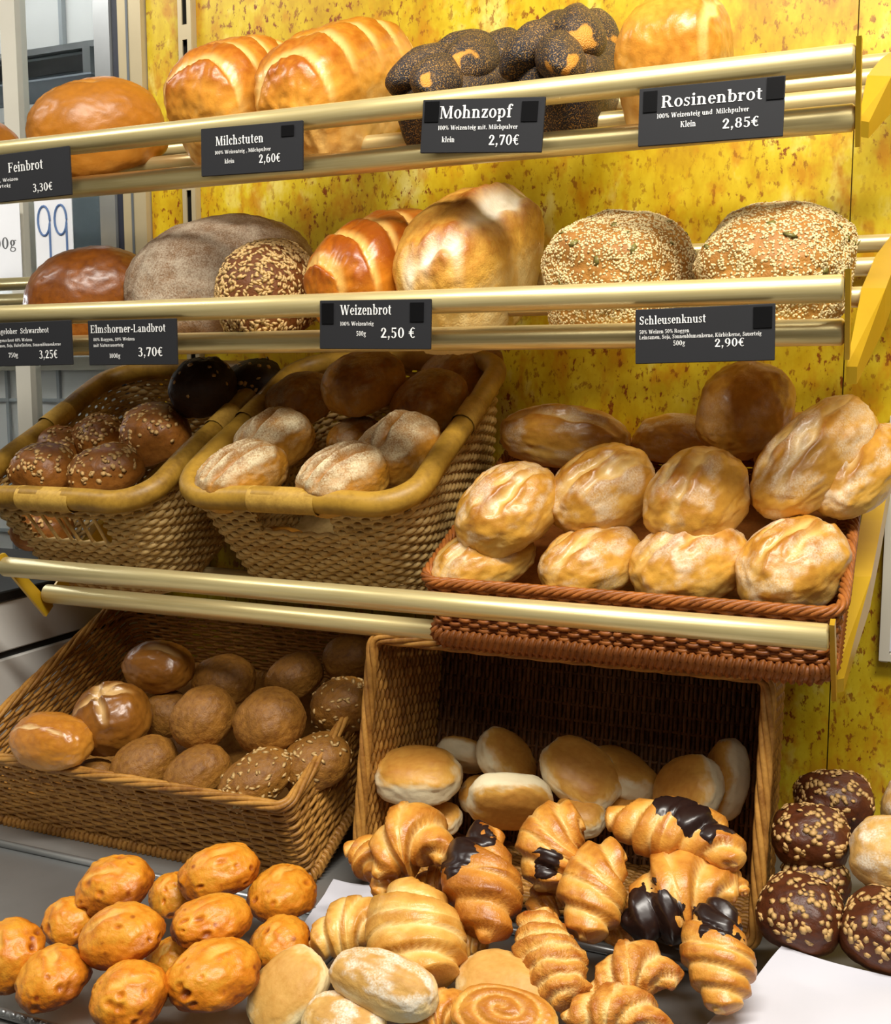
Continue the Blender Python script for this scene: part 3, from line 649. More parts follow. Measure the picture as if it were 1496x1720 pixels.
tube_shelf('top gold tube shelf with a guard rail carrying the uppermost loaves', (1.06, 1.785), line(S1L, 22, (1.2, 1.31, 1.42)), lower=S1L, X0=-1.47,
    plate=([(1.048, 1.80), (1.066, 1.802), (1.108, 1.722), (1.098, 1.716)], [(X1+.002, 1.11, 1.728), (-.058, 1.2, 1.768), (-.05, 1.31, 1.812), (-.03, 1.42, 1.856)], .034))
tube_shelf('middle gold tube shelf with a guard rail carrying the seeded loaves', (1.04, 1.584), line(S2L, 19, (1.19, 1.31, 1.42)), lower=S2L, X0=-1.47,
    plate=([(1.03, 1.60), (1.046, 1.601), (1.086, 1.53), (1.074, 1.522)], [(X1+.002, 1.09, 1.5), (-.054, 1.19, 1.555), (-.046, 1.31, 1.6), (-.03, 1.42, 1.64)], .04))
tube_shelf('lowest gold tube shelf carrying the three tilted baskets', (1.03, 1.271), [(1.22, 1.242), (1.33, 1.30), (1.43, 1.352)], lower=S3L,
    plate=([(1.018, 1.285), (1.032, 1.288), (1.112, 1.205), (1.098, 1.193)], [(X1+.002, 1.1, 1.2), (-.056, 1.22, 1.262), (-.05, 1.33, 1.31), (-.045, 1.43, 1.36)], .036))

# ------------------------------------------------------------------ wicker baskets
def rounded(W, L, rc, n=400):
    """closed rounded rectangle, starts at the middle of the front side (y=0 .. L), returns points, outward normals"""
    hw = W/2; seg = []
    def add(p, q, k): seg.extend([(p[0]+(q[0]-p[0])*i/k, p[1]+(q[1]-p[1])*i/k) for i in range(k)])
    def arc(cx, cy, a0, a1, k): seg.extend([(cx+rc*math.cos(math.radians(a0+(a1-a0)*i/k)), cy+rc*math.sin(math.radians(a0+(a1-a0)*i/k))) for i in range(k)])
    add((0, 0), (hw-rc, 0), 20); arc(hw-rc, rc, -90, 0, 14); add((hw, rc), (hw, L-rc), 40); arc(hw-rc, L-rc, 0, 90, 14)
    add((hw-rc, L), (-hw+rc, L), 40); arc(-hw+rc, L-rc, 90, 180, 14); add((-hw, L-rc), (-hw, rc), 40); arc(-hw+rc, rc, 180, 270, 14); add((-hw+rc, 0), (0, 0), 20)
    P = np.array(seg+[seg[0]]); d = np.r_[0, np.cumsum(np.linalg.norm(np.diff(P, axis=0), axis=1))]
    return P, d/d[-1], d[-1]
def per_at(W, L, rc, y0, fr):
    P, d, tot = rounded(W, L, rc); fr = np.mod(fr, 1.0)
    x = np.interp(fr, d, P[:, 0]); y = np.interp(fr, d, P[:, 1]); e = 1e-3
    x2 = np.interp(np.mod(fr+e, 1), d, P[:, 0]); y2 = np.interp(np.mod(fr+e, 1), d, P[:, 1])
    x1 = np.interp(np.mod(fr-e, 1), d, P[:, 0]); y1 = np.interp(np.mod(fr-e, 1), d, P[:, 1])
    n = np.stack([y2-y1, -(x2-x1)], 1); n /= np.maximum(np.linalg.norm(n, axis=1), 1e-9)[:, None]
    return np.stack([x, y+y0], 1), n
def tube_path(path, r, seg, closed, squash=1., up=(0, 0, 1)):
    if closed:
        p = np.vstack([path[-2:], path, path[:2]]); V, F, (n, s) = sweep(p, np.full(len(p), r), seg, squash, up)
        V = V.reshape(n, s, 3)[2:-2].reshape(-1, 3); n -= 4; k = np.arange(n*s).reshape(n, s); kn = np.roll(k, -1, 0)
        return V, np.stack([kn, np.roll(kn, -1, 1), np.roll(k, -1, 1), k], -1).reshape(-1, 4)
    V, F, _ = sweep(path, np.full(len(path), r), seg, squash, up); return V, F
def basket(name, label, group, loc, tilt, W, L, H, inset, rc, mat, rim, rim_r, row=.007, sr=.0034, pitch=.0125, slot=None, floor_weave=False, floor_mat=None, yaw=0., hem=None, flare_y=None):
    """rim plane at local z = 0, front of rim at y = 0; the wall runs down to z = -H, tapering by inset"""
    t = tag(empty(name, loc), label, 'basket', group); t.rotation_euler = (math.radians(tilt), 0, math.radians(yaw))
    fy = inset if flare_y is None else flare_y
    def dims(z): k = -z/H; return W-2*inset*k, L-2*fy*k, fy*k
    tot = rounded(W, L, rc)[2]; N = int(round(tot/pitch)); N += N % 2 == 0   # odd number of stakes, so rows alternate
    rows = int(H/row); R = random.Random(len(name)+int(W*1000))
    sv = 4
    for j in range(rows):
        z = -rim_r*.6-row*(j+.5)
        if z < -H: break
        w, l, y0 = dims(z)
        cut = slot and slot[1] < z < slot[0]
        f0, f1 = (slot[2], 1-slot[2]) if cut else (0., 1.)
        n = N*sv; fr = np.linspace(f0, f1, n, endpoint=bool(cut))
        P2, nn = per_at(w, l, rc, y0, fr)
        off = .62*sr*np.cos(math.pi*(fr*N+j)); P2 = P2+nn*off[:, None]
        zz = z+.0006*np.sin(fr*57+j*1.7)+.0005*R.uniform(-1, 1)
        V, F = tube_path(np.column_stack([P2, zz*np.ones(n)]), sr, 5, not cut, 1.05)
        mesh_obj('wicker_strand', V, F, mat, t)
    stake_frac = (np.arange(N)+.5)/N
    zs = np.linspace(.0, -H, 5)
    pts = []
    for z in zs:
        w, l, y0 = dims(z); p, _ = per_at(w, l, rc, y0, stake_frac); pts.append(np.column_stack([p, np.full(N, z)]))
    pts = np.array(pts)
    for k in range(N):
        c0 = abs((stake_frac[k]+.5) % 1-.5)
        if slot and c0 < slot[2] and (k % 2 or slot[3]): continue
        V, F, _ = sweep(pts[:, k], np.full(5, sr*.72), 5, 1., (.3, 1, .1)); mesh_obj('wicker_stake', V, F, mat, t)
    # floor
    w, l, y0 = dims(-H)
    if floor_weave:
        nst = int((w-.01)/(row*.95)); ns = int(l/(pitch*1.5))
        for k in range(nst):
            x = -w/2+.006+k*row*.95; yy = np.linspace(y0, y0+l, ns*4)
            zz = -H+.8*sr*np.cos(math.pi*(np.arange(ns*4)/4.+k)); V, F = tube_path(np.column_stack([np.full(ns*4, x), yy, zz]), sr, 5, False, 1., (1, 0, .0))
            mesh_obj('floor_strand', V, F, floor_mat or mat, t)
        for k in range(ns):
            y = y0+(k+.5)*l/ns; MB().tube((-w/2, y, -H), (w/2, y, -H), sr*.8, 6).build('floor_stake', floor_mat or mat, t, True)
        MB().box(-w/2, w/2, y0, y0+l, -H-.006, -H-.004).build('floor_backing', M['wicker_grey'], t)
    else:
        pp, _ = per_at(w, l, rc, y0, np.linspace(0, 1, 40, endpoint=False)); V = [(x, y, -H) for x, y in pp]+[(x, y, -H-.006) for x, y in pp]
        F = [tuple(range(40)), tuple(reversed(range(40, 80)))]+[(k, 40+k, 40+(k+1) % 40, (k+1) % 40) for k in range(40)]
        mesh_obj('basket_floor', V, F, mat, t, False)
    # rim
    fr = np.linspace(0, 1, 220, endpoint=False); P2, nn = per_at(W, L, rc, 0, fr)
    if rim == 'cane':
        V, F = tube_path(np.column_stack([P2, .0015*np.sin(fr*40)]), rim_r, 14, True); rm = mesh_obj('rim', V, F, M['cane'], t)
        for c, hw in ((0., .036), (.27, .02), (.73, .02)):
            f2 = np.linspace(c-hw, c+hw, 30); q, _ = per_at(W, L, rc, 0, f2); V, F = tube_path(np.column_stack([q, np.zeros(30)]), rim_r+.0012, 14, False); mesh_obj('rim_binding', V, F, M['binding'], rm)
    else:
        turns = int(tot/(.05 if rim_r < .0065 else .17))
        for s in range(5):
            ph = 2*math.pi*(turns*np.linspace(0, 1, 420, endpoint=False)+s/5); f2 = np.linspace(0, 1, 420, endpoint=False)
            q, nn = per_at(W, L, rc, 0, f2)
            p = np.column_stack([q+nn*(rim_r*.6*np.cos(ph))[:, None], rim_r*.6*np.sin(ph)]); V, F = tube_path(p, rim_r*.46, 6, True); mesh_obj('rim_strand', V, F, mat, t)
    if hem:
        w, l, y0 = dims(-H); f2 = np.linspace(0, 1, 200, endpoint=False); q, _ = per_at(w, l, rc, y0, f2)
        V, F = tube_path(np.column_stack([q, np.full(200, -H)]), hem, 8, True); hm = mesh_obj('base_hem', V, F, mat, t)
        tu = int(rounded(w, l, rc)[2]/.0075); n = tu*9; f3 = np.linspace(0, 1, n, endpoint=False); q, nn = per_at(w, l, rc, y0, f3); ph = 2*math.pi*tu*f3
        p = np.column_stack([q+nn*(hem*np.cos(ph))[:, None], -H+hem*np.sin(ph)]); V, F = tube_path(p, .0032, 5, True)
        tag(mesh_obj('hem_wrapping', V, F, mat, hm), kind='stuff')
    return t
gb = 'tilted baskets on the lowest shelf'
basket('wicker_basket', 'light wicker basket with honey cane rim, leftmost on the shelf, holding oat rolls', gb, (-.992, 1.052, 1.357), 28, .285, .35, .165, .028, .055, M['wicker_light'], 'cane', .0145, slot=(-.03, -.075, .06, 0))
basket('wicker_basket', 'light wicker basket with honey cane rim in the middle, holding floury rolls', gb, (-.656, 1.066, 1.368), 28, .31, .35, .165, .028, .055, M['wicker_light'], 'cane', .0145, slot=(-.012, -.048, .042, 1))
basket('wicker_tray', 'shallow reddish wicker tray at the right of the shelf, heaped with golden rolls', gb, (-.268, 1.058, 1.288), 24, .43, .34, .062, .012, .02, M['wicker_red'], 'rope', .006, row=.0055, sr=.0027, pitch=.011, hem=.0095, flare_y=-.015)
basket('wicker_basket', 'brown wicker basket with rope edge at lower left, full of rye rolls', None, (-.862, .997, 1.033), 24, .485, .35, .12, .004, .015, M['wicker_brown'], 'rope', .007, row=.0058, sr=.0025, pitch=.019, hem=.008)
basket('wicker_basket', 'deep weathered wicker basket lying on its side at lower right, full of buns and croissants', None, (-.34, 1.05, .953), 80, .44, .262, .19, .006, .012, M['wicker_brown'], 'rope', .0075, row=.0058, sr=.0028, pitch=.012, floor_weave=True, floor_mat=M['wicker_grey'])

# ------------------------------------------------------------------ trays, paper, notice on the wall
def tray(label, x0, x1, y0, y1, z, bead=True):
    t = tag(empty('metal_tray', ((x0+x1)/2, (y0+y1)/2, z)), label, 'tray'); hx, hy = (x1-x0)/2, (y1-y0)/2
    MB().box(-hx, hx, -hy, hy, 0, .002).build('tray_sheet', M['tray'], t)
    pts = [(-hx, -hy), (hx, -hy), (hx, hy), (-hx, hy)]
    for k in range(4):
        a, b_ = pts[k], pts[(k+1) % 4]
        MB().tube((a[0], a[1], .006), (b_[0], b_[1], .006), .0045, 10).build('tray_rim', M['tray'], t, True)
    if bead:
        n = int(2*hx/.012)
        for k in range(n):
            V, F = cube_sphere(3); V = V*np.array([.0045, .003, .0035])+np.array([-hx+.006+k*.012, -hy-.003, .009]); mesh_obj('rim_bead', V, F, M['tray'], t)
    return t
tray('steel tray with beaded edge under the orange cheese buns', -1.13, -.515, .703, .985, .921)
tray('steel tray under the croissant heap', -.505, -.115, .703, 1.03, .921, False)
def sheet(name, label, corners, amp, mat, n=30):
    u = np.linspace(0, 1, n); A, B = np.meshgrid(u, u, indexing='ij'); c = np.array(corners)[:, None, None]
    V = c[0]*((1-A)*(1-B))[..., None]+c[1]*(A*(1-B))[..., None]+c[2]*(A*B)[..., None]+c[3]*((1-A)*B)[..., None]
    V[..., 2] += amp*(np.sin(A*7+B*3)*.6+np.sin(B*8-A*5)*.5+abs(np.sin(A*3.1+B*4.3))*.8); V = V.reshape(-1, 3); k = np.arange(n*n).reshape(n, n)
    top = np.stack([k[:-1, :-1], k[1:, :-1], k[1:, 1:], k[:-1, 1:]], -1).reshape(-1, 4)
    V2 = V-np.array([0, 0, .0007]); m = n*n
    o = mesh_obj(name, np.vstack([V, V2]), np.vstack([top, top[:, ::-1]+m]), mat); return tag(o, label, 'paper')
sheet('wrapping_paper', 'creased white paper sheet at the lower right corner', [(-0.1541, 0.8755, 0.935), (0.0345, 0.8291, 0.95), (0.0545, 1.0044, 0.97), (-0.0917, 1.0156, 0.97)], .004, M['paper'])
sheet('liner_paper', 'small white paper peeking out beside the small croissant', [(-0.5674, 0.9319, 0.928), (-0.4912, 0.9741, 0.93), (-0.5294, 1.0506, 0.935), (-0.5913, 1.0516, 0.93)], .002, M['paper'])
nt = tag(empty('framed_notice', (.036, WALL_Y-.006, 1.308)), 'white framed notice on the wall, cut off at the right edge', 'notice')
MB().box(-.052, .15, -.006, .0, -.143, .143, .002).build('sheet', M['paper'], nt)
for x0, x1, z0, z1 in ((-.063, -.051, -.155, .155), (.149, .161, -.155, .155), (-.051, .149, .142, .155), (-.051, .149, -.155, -.142)):
    MB().box(x0, x1, -.01, .002, z0, z1, .002).build('frame_bar', M['postwhite'], nt)

# ------------------------------------------------------------------ breads, rolls and pastries
SEED = {'oat': ((.0078, .0064, .0008), 'oat_flakes', (.0, .5)), 'sunflower': ((.0088, .0042, .0016), 'sunflower_seeds', (-1.2, -1.)),
        'sesame': ((.0038, .0026, .001), 'sesame_seeds', (-1.2, -.9)), 'pumpkin': ((.0125, .0075, .0012), 'pumpkin_seeds', (-.4, .1))}
def bake_item(name, shape, mat, opts, loc, rot, size, label, group, cat):
    o = dict(opts); seeds = o.pop('seeds', None); extra = o.pop('extra', None); choc = o.pop('choc', None)
    V, F, bk = SHAPES[shape](**o); Vs = V*np.array(size)
    ob = mesh_obj(name, Vs, F, M[mat], None, True, bk)
    ob.matrix_world = Matrix.Translation(loc) @ Matrix(rot_matrix(*rot).tolist()).to_4x4()
    tag(ob, label, cat, group)
    for s in (seeds, extra):
        if s:
            sz, nm, zone = SEED[s[0]]
            W, T = scatter(Vs, F, s[1], sz, int(o.get('seed', 0)), zone, clump=.9 if s[0] == 'oat' else .5)
            tag(mesh_obj(nm, W, T, M[s[0]], ob, s[0] != 'oat'), kind='stuff')
    if choc:
        c, rad = choc
        ext = np.abs(V).max(0); q = V/ext
        fl = np.linalg.norm((q-np.array(c))*np.array([1., .9, .8]), axis=1)+.28*fbm(V*3.3+5, 3)
        nrm = np.zeros_like(Vs); fn, _ = face_normals(Vs, F)
        for k in range(4): np.add.at(nrm, F[:, k], fn)
        nrm /= np.maximum(np.linalg.norm(nrm, axis=1), 1e-9)[:, None]
        keep = (fl[F] < rad+.1).any(1)
        if keep.any():
            idx, inv = np.unique(F[keep], return_inverse=True)
            top = Vs[idx]+nrm[idx]*np.clip((rad-fl[idx])*.02, -.003, .0016)[:, None]
            tag(mesh_obj('chocolate_coating', top, inv.reshape(-1, 4), M['chocolate'], ob), 'dark chocolate coating')
    return ob
ITEMS = [
 ('bread_loaf', 'dough', 'feinbrot', {'seed': 3, 'n': 2.3, 'nz': 2.2, 'flat': 0.75, 'lump': 0.02, 'brown': (0.35, 0.6), 'slashes': ((-0.55, 0.1, 0.05, -0.35, 0.05, 0.05),), 'res': 34}, (-0.9916, 1.1654, 1.8244), (24, 58, 0), (0.0895, 0.0614, 0.0654),
  'smooth orange-brown oval loaf with one faint slash, behind the Feinbrot sign', 'loaves on the top shelf', 'bread loaf'),
 ('bread_loaf', 'dough', 'feinbrot', {'seed': 4, 'n': 2.3, 'nz': 2.2, 'flat': 0.75, 'lump': 0.02, 'brown': (0.6, 0.85), 'res': 24}, (-1.2216, 1.1612, 1.804), (24, 62, 0), (0.0835, 0.0615, 0.0561),
  'brown loaf mostly cut off at the left edge under the Feinbrot sign', 'loaves on the top shelf', 'bread loaf'),
 ('milk_bread', 'dough', 'golden', {'seed': 5, 'n': 3.2, 'nz': 2.6, 'flat': 0.85, 'lump': 0.035, 'tin': 0.2, 'ridges': (5, 0.45, 0.1, 0.5), 'brown': (0.15, 0.8), 'palek': 0.75, 'res': 44}, (-0.7804, 1.1826, 1.8422), (24, 84, 0), (0.0976, 0.0641, 0.0755),
  'golden ridged milk bread, left one of the pair behind the Milchstuten sign', 'loaves on the top shelf', 'bread loaf'),
 ('milk_bread', 'dough', 'golden', {'seed': 8, 'n': 3.2, 'nz': 2.6, 'flat': 0.85, 'lump': 0.035, 'tin': 0.2, 'ridges': (5, 0.3, 0.09, 0.4), 'brown': (0.15, 0.8), 'palek': 0.75, 'res': 44}, (-0.6619, 1.2232, 1.8549), (24, 88, 0), (0.1445, 0.0631, 0.0766),
  'golden ridged milk bread, right one of the pair, next to the poppy braids', 'loaves on the top shelf', 'bread loaf'),
 ('poppy_braid', 'braid', 'poppy', {'seed': 1}, (-0.5023, 1.2188, 1.8512), (24, 82, 0), (0.1087, 0.0623, 0.0704),
  'poppy seed plait behind the Mohnzopf sign, left of the two', 'loaves on the top shelf', 'bread loaf'),
 ('poppy_braid', 'braid', 'poppy', {'seed': 3}, (-0.3788, 1.2241, 1.8574), (24, 92, 0), (0.116, 0.0632, 0.0764),
  'poppy seed plait leaning beside the raisin loaf, right of the two', 'loaves on the top shelf', 'bread loaf'),
 ('raisin_loaf', 'dough', 'golden', {'seed': 12, 'n': 3.8, 'nz': 2.8, 'flat': 0.9, 'lump': 0.035, 'freq': 1.2, 'tin': 0.14, 'brown': (0.2, 0.66), 'slashes': ((-0.9, -0.72, 0.8, -0.78, 0.05, 0.03),), 'wobble': 0.12, 'res': 40}, (-0.241, 1.1571, 1.8186), (24, 90, 0), (0.0663, 0.0554, 0.0713),
  'shiny golden tin loaf behind the Rosinenbrot sign', 'loaves on the top shelf', 'bread loaf'),
 ('bread_loaf', 'dough', 'glossy_brown', {'seed': 14, 'n': 2.2, 'nz': 2.1, 'flat': 0.7, 'lump': 0.02, 'brown': (0.3, 0.85), 'res': 34}, (-0.9892, 1.1461, 1.6049), (20, 50, 0), (0.0879, 0.0678, 0.0721),
  'glossy dark brown oval loaf at the left end of the middle shelf', 'loaves on the middle shelf', 'bread loaf'),
 ('country_loaf', 'dough', 'rye_flour', {'seed': 15, 'n': 2.2, 'nz': 2.1, 'flat': 0.7, 'lump': 0.03, 'flour': 0.4, 'dust': 0.9, 'dustz': (-0.5, 0.1), 'brown': (0.4, 0.7), 'res': 40}, (-0.8466, 1.2284, 1.6281), (20, 66, 0), (0.1351, 0.0963, 0.0899),
  'long grey flour-dusted rye loaf behind the seed-covered loaf', 'loaves on the middle shelf', 'bread loaf'),
 ('seeded_loaf', 'dough', 'seedy_brown', {'seed': 16, 'n': 2.3, 'nz': 2.2, 'flat': 0.8, 'lump': 0.03, 'res': 30, 'seeds': ('sunflower', 1900)}, (-0.7175, 1.1363, 1.6088), (20, 95, 0), (0.0774, 0.0534, 0.0608),
  'dark loaf covered in sunflower seeds in front of the grey rye loaf', 'loaves on the middle shelf', 'bread loaf'),
 ('wheat_loaf', 'dough', 'orange', {'seed': 17, 'n': 3.0, 'nz': 2.6, 'flat': 0.85, 'lump': 0.03, 'tin': 0.18, 'ridges': (5, -0.55, 0.11, 0.3), 'brown': (0.3, 0.9), 'res': 44}, (-0.5769, 1.1753, 1.6233), (20, 78, 0), (0.1119, 0.062, 0.0727),
  'orange ridged wheat loaf behind the Weizenbrot sign', 'loaves on the middle shelf', 'bread loaf'),
 ('wheat_loaf', 'dough', 'whitebread', {'seed': 19, 'n': 3.0, 'nz': 2.5, 'flat': 0.9, 'lump': 0.04, 'freq': 1.2, 'tin': 0.2, 'wobble': 0.16, 'slashes': ((-0.98, 0.35, -0.85, -0.5, 0.08, 0.1), (-0.55, -0.6, 0.95, -0.6, 0.15, 0.1)), 'palek': 1.3, 'brown': (0.0, 0.75), 'res': 44}, (-0.4819, 1.2099, 1.6376), (20, 90, 0), (0.1455, 0.0653, 0.0845),
  'pale wheat loaf with a torn white side, right of the orange ridged loaf', 'loaves on the middle shelf', 'bread loaf'),
 ('seeded_tin_loaf', 'dough', 'sesame_crust', {'seed': 21, 'n': 3.1, 'nz': 2.6, 'flat': 0.9, 'lump': 0.06, 'res': 34, 'seeds': ('sesame', 8000), 'extra': ('pumpkin', 26)}, (-0.2938, 1.1433, 1.6156), (20, 70, 0), (0.074, 0.0668, 0.0599),
  'square loaf crusted with sesame and pumpkin seeds, left of the two', 'loaves on the middle shelf', 'bread loaf'),
 ('seeded_tin_loaf', 'dough', 'sesame_crust', {'seed': 22, 'n': 3.1, 'nz': 2.6, 'flat': 0.9, 'lump': 0.06, 'res': 34, 'seeds': ('sesame', 8000), 'extra': ('pumpkin', 26)}, (-0.1339, 1.1513, 1.6135), (20, 80, 0), (0.0829, 0.07, 0.0612),
  'square loaf crusted with sesame and pumpkin seeds at the right shelf end', 'loaves on the middle shelf', 'bread loaf'),
 ('oat_roll', 'dough', 'oatroll', {'seed': 30, 'n': 2.6, 'flat': 0.6, 'lump': 0.05, 'res': 22, 'seeds': ('oat', 130)}, (-1.1223, 1.2033, 1.4072), (30, 20, 0), (0.0405, 0.0367, 0.0332),
  'oat-topped roll at the back left rim of the left wicker basket', 'oat rolls in the left wicker basket', 'bread roll'),
 ('oat_roll', 'dough', 'oatroll', {'seed': 31, 'n': 2.6, 'flat': 0.6, 'lump': 0.05, 'res': 22, 'seeds': ('oat', 130)}, (-1.0692, 1.2355, 1.4244), (30, 70, 0), (0.0384, 0.0344, 0.0311),
  'oat-topped roll in the middle of the left wicker basket', 'oat rolls in the left wicker basket', 'bread roll'),
 ('oat_roll', 'dough', 'oatroll', {'seed': 32, 'n': 2.6, 'flat': 0.6, 'lump': 0.05, 'res': 22, 'seeds': ('oat', 130)}, (-0.9599, 1.226, 1.4306), (30, 120, 0), (0.0509, 0.0475, 0.043),
  'largest oat-topped roll, right side of the left wicker basket', 'oat rolls in the left wicker basket', 'bread roll'),
 ('oat_roll', 'dough', 'oatroll', {'seed': 33, 'n': 2.6, 'flat': 0.6, 'lump': 0.05, 'res': 22, 'seeds': ('oat', 130)}, (-1.0695, 1.1297, 1.3851), (30, 170, 0), (0.0473, 0.0396, 0.0358),
  'oat-topped roll at the front left of the left wicker basket', 'oat rolls in the left wicker basket', 'bread roll'),
 ('oat_roll', 'dough', 'oatroll', {'seed': 34, 'n': 2.6, 'flat': 0.6, 'lump': 0.05, 'res': 22, 'seeds': ('oat', 130)}, (-0.969, 1.1319, 1.3863), (30, 220, 0), (0.049, 0.0377, 0.0341),
  'oat-topped roll touching the front rim of the left wicker basket', 'oat rolls in the left wicker basket', 'bread roll'),
 ('rye_roll', 'dough', 'darkrye', {'seed': 38, 'lump': 0.07, 'res': 22, 'seeds': ('oat', 26)}, (-0.9006, 1.2568, 1.4923), (30, 0, 0), (0.046, 0.0463, 0.0441),
  'nearly black rye roll high at the back of the left wicker basket', 'oat rolls in the left wicker basket', 'bread roll'),
 ('rye_roll', 'dough', 'darkrye', {'seed': 39, 'lump': 0.07, 'res': 22, 'seeds': ('oat', 26)}, (-0.8611, 1.3216, 1.4928), (30, 40, 0), (0.046, 0.0442, 0.0421),
  'dark rye roll in the shade at the back right of the left wicker basket', 'oat rolls in the left wicker basket', 'bread roll'),
 ('oat_roll', 'dough', 'oatroll', {'seed': 41, 'lump': 0.05, 'res': 20, 'seeds': ('oat', 60)}, (-1.0835, 1.135, 1.3039), (25, 10, 0), (0.0422, 0.0347, 0.0297),
  'dark oat roll showing through the handle slot of the left wicker basket', 'oat rolls in the left wicker basket', 'bread roll'),
 ('floury_roll', 'dough', 'flouryroll', {'seed': 50, 'n': 2.8, 'nz': 2.3, 'flat': 0.7, 'lump': 0.04, 'slashes': ((-0.75, -0.42, 0.7, -0.3, 0.085, 0.16), (-0.75, -0.03, 0.7, 0.08, 0.085, 0.16), (-0.7, 0.35, 0.7, 0.45, 0.085, 0.15)), 'flour': 0.25, 'dust': 0.85, 'brown': (0.25, 0.8), 'res': 40}, (-0.7422, 1.1076, 1.3903), (30, 60, 0), (0.0568, 0.0397, 0.0348),
  'floury scored square roll at the front left of the middle basket', 'floury rolls in the middle wicker basket', 'bread roll'),
 ('floury_roll', 'dough', 'flouryroll', {'seed': 51, 'n': 2.8, 'nz': 2.3, 'flat': 0.7, 'lump': 0.04, 'slashes': ((-0.75, -0.42, 0.7, -0.3, 0.085, 0.16), (-0.75, -0.03, 0.7, 0.08, 0.085, 0.16), (-0.7, 0.35, 0.7, 0.45, 0.085, 0.15)), 'flour': 0.25, 'dust': 0.85, 'brown': (0.25, 0.8), 'res': 40}, (-0.6013, 1.1038, 1.3906), (30, 55, 0), (0.0536, 0.0411, 0.0359),
  'floury scored square roll at the front right of the middle basket', 'floury rolls in the middle wicker basket', 'bread roll'),
 ('floury_roll', 'dough', 'flouryroll', {'seed': 52, 'n': 2.8, 'nz': 2.3, 'flat': 0.7, 'lump': 0.04, 'slashes': ((-0.6, -0.15, 0.6, 0.15, 0.11, 0.2),), 'flour': 0.25, 'dust': 0.85, 'brown': (0.25, 0.8), 'res': 40}, (-0.7443, 1.1862, 1.4287), (30, 70, 0), (0.0502, 0.0411, 0.0359),
  'slashed floury roll behind the front left roll of the middle basket', 'floury rolls in the middle wicker basket', 'bread roll'),
 ('floury_roll', 'dough', 'flouryroll', {'seed': 53, 'n': 2.8, 'nz': 2.3, 'flat': 0.7, 'lump': 0.04, 'slashes': ((-0.6, -0.15, 0.6, 0.15, 0.11, 0.2),), 'flour': 0.25, 'dust': 0.85, 'brown': (0.25, 0.8), 'res': 40}, (-0.5627, 1.1745, 1.4225), (30, 72, 0), (0.0523, 0.0441, 0.0386),
  'slashed floury roll against the right rim of the middle basket', 'floury rolls in the middle wicker basket', 'bread roll'),
 ('floury_roll', 'dough', 'flouryroll', {'seed': 54, 'n': 2.8, 'nz': 2.3, 'flat': 0.7, 'lump': 0.04, 'slashes': (), 'flour': 0.25, 'dust': 0.0, 'brown': (0.45, 0.9), 'res': 40}, (-0.6486, 1.248, 1.5012), (24, 70, 0), (0.0543, 0.045, 0.0393),
  'plain brown roll perched highest in the middle basket', 'floury rolls in the middle wicker basket', 'bread roll'),
 ('floury_roll', 'dough', 'flouryroll', {'seed': 55, 'n': 2.8, 'nz': 2.3, 'flat': 0.7, 'lump': 0.04, 'slashes': (), 'flour': 0.25, 'dust': 0.0, 'brown': (0.45, 0.9), 'res': 40}, (-0.5641, 1.2668, 1.4772), (28, 70, 0), (0.0514, 0.0412, 0.0361),
  'shaded oval roll at the back right of the middle basket', 'floury rolls in the middle wicker basket', 'bread roll'),
 ('floury_roll', 'dough', 'flouryroll', {'seed': 56, 'n': 2.8, 'nz': 2.3, 'flat': 0.7, 'lump': 0.04, 'slashes': (), 'flour': 0.25, 'dust': 0.0, 'brown': (0.45, 0.9), 'res': 40}, (-0.7546, 1.2692, 1.4785), (28, 70, 0), (0.0463, 0.0385, 0.0337),
  'shaded floury roll at the back left of the middle basket', 'floury rolls in the middle wicker basket', 'bread roll'),
 ('floury_roll', 'dough', 'flouryroll', {'seed': 57, 'n': 2.8, 'nz': 2.3, 'flat': 0.7, 'lump': 0.04, 'slashes': (), 'flour': 0.25, 'dust': 0.0, 'brown': (0.45, 0.9), 'res': 40}, (-0.5676, 1.382, 1.5158), (28, 60, 0), (0.0609, 0.0409, 0.0358),
  'dark roll in deep shade at the far back of the middle basket', 'floury rolls in the middle wicker basket', 'bread roll'),
 ('floury_roll', 'dough', 'flouryroll', {'seed': 58, 'n': 2.8, 'nz': 2.3, 'flat': 0.7, 'lump': 0.04, 'slashes': (), 'flour': 0.25, 'dust': 0.0, 'brown': (0.45, 0.9), 'res': 40}, (-0.6526, 1.2314, 1.4301), (28, 60, 0), (0.0366, 0.0294, 0.0258),
  'half hidden brown roll in the centre of the middle basket', 'floury rolls in the middle wicker basket', 'bread roll'),
 ('floury_roll', 'dough', 'flouryroll', {'seed': 61, 'res': 16, 'brown': (0.5, 0.9)}, (-0.7291, 1.165, 1.2993), (25, 10, 0), (0.0365, 0.0278, 0.0198),
  'brown roll showing through the handle slot of the middle basket', 'floury rolls in the middle wicker basket', 'bread roll'),
 ('wheat_roll', 'dough', 'wheat', {'seed': 70, 'n': 2.2, 'nz': 2.1, 'flat': 0.65, 'lump': 0.06, 'slashes': ((-0.85, -0.2, 0.8, 0.15, 0.11, 0.11), (-0.7, 0.4, 0.3, 0.55, 0.09, 0.07)), 'flour': 0.33, 'brown': (0.1, 0.7), 'res': 30, 'wobble': 0.22, 'palek': 0.55}, (-0.4305, 1.1106, 1.3058), (24, 50, 0), (0.0612, 0.0401, 0.0321),
  'golden roll at the left end of the bottom row in the right tray', 'golden wheat rolls in the right wicker tray', 'bread roll'),
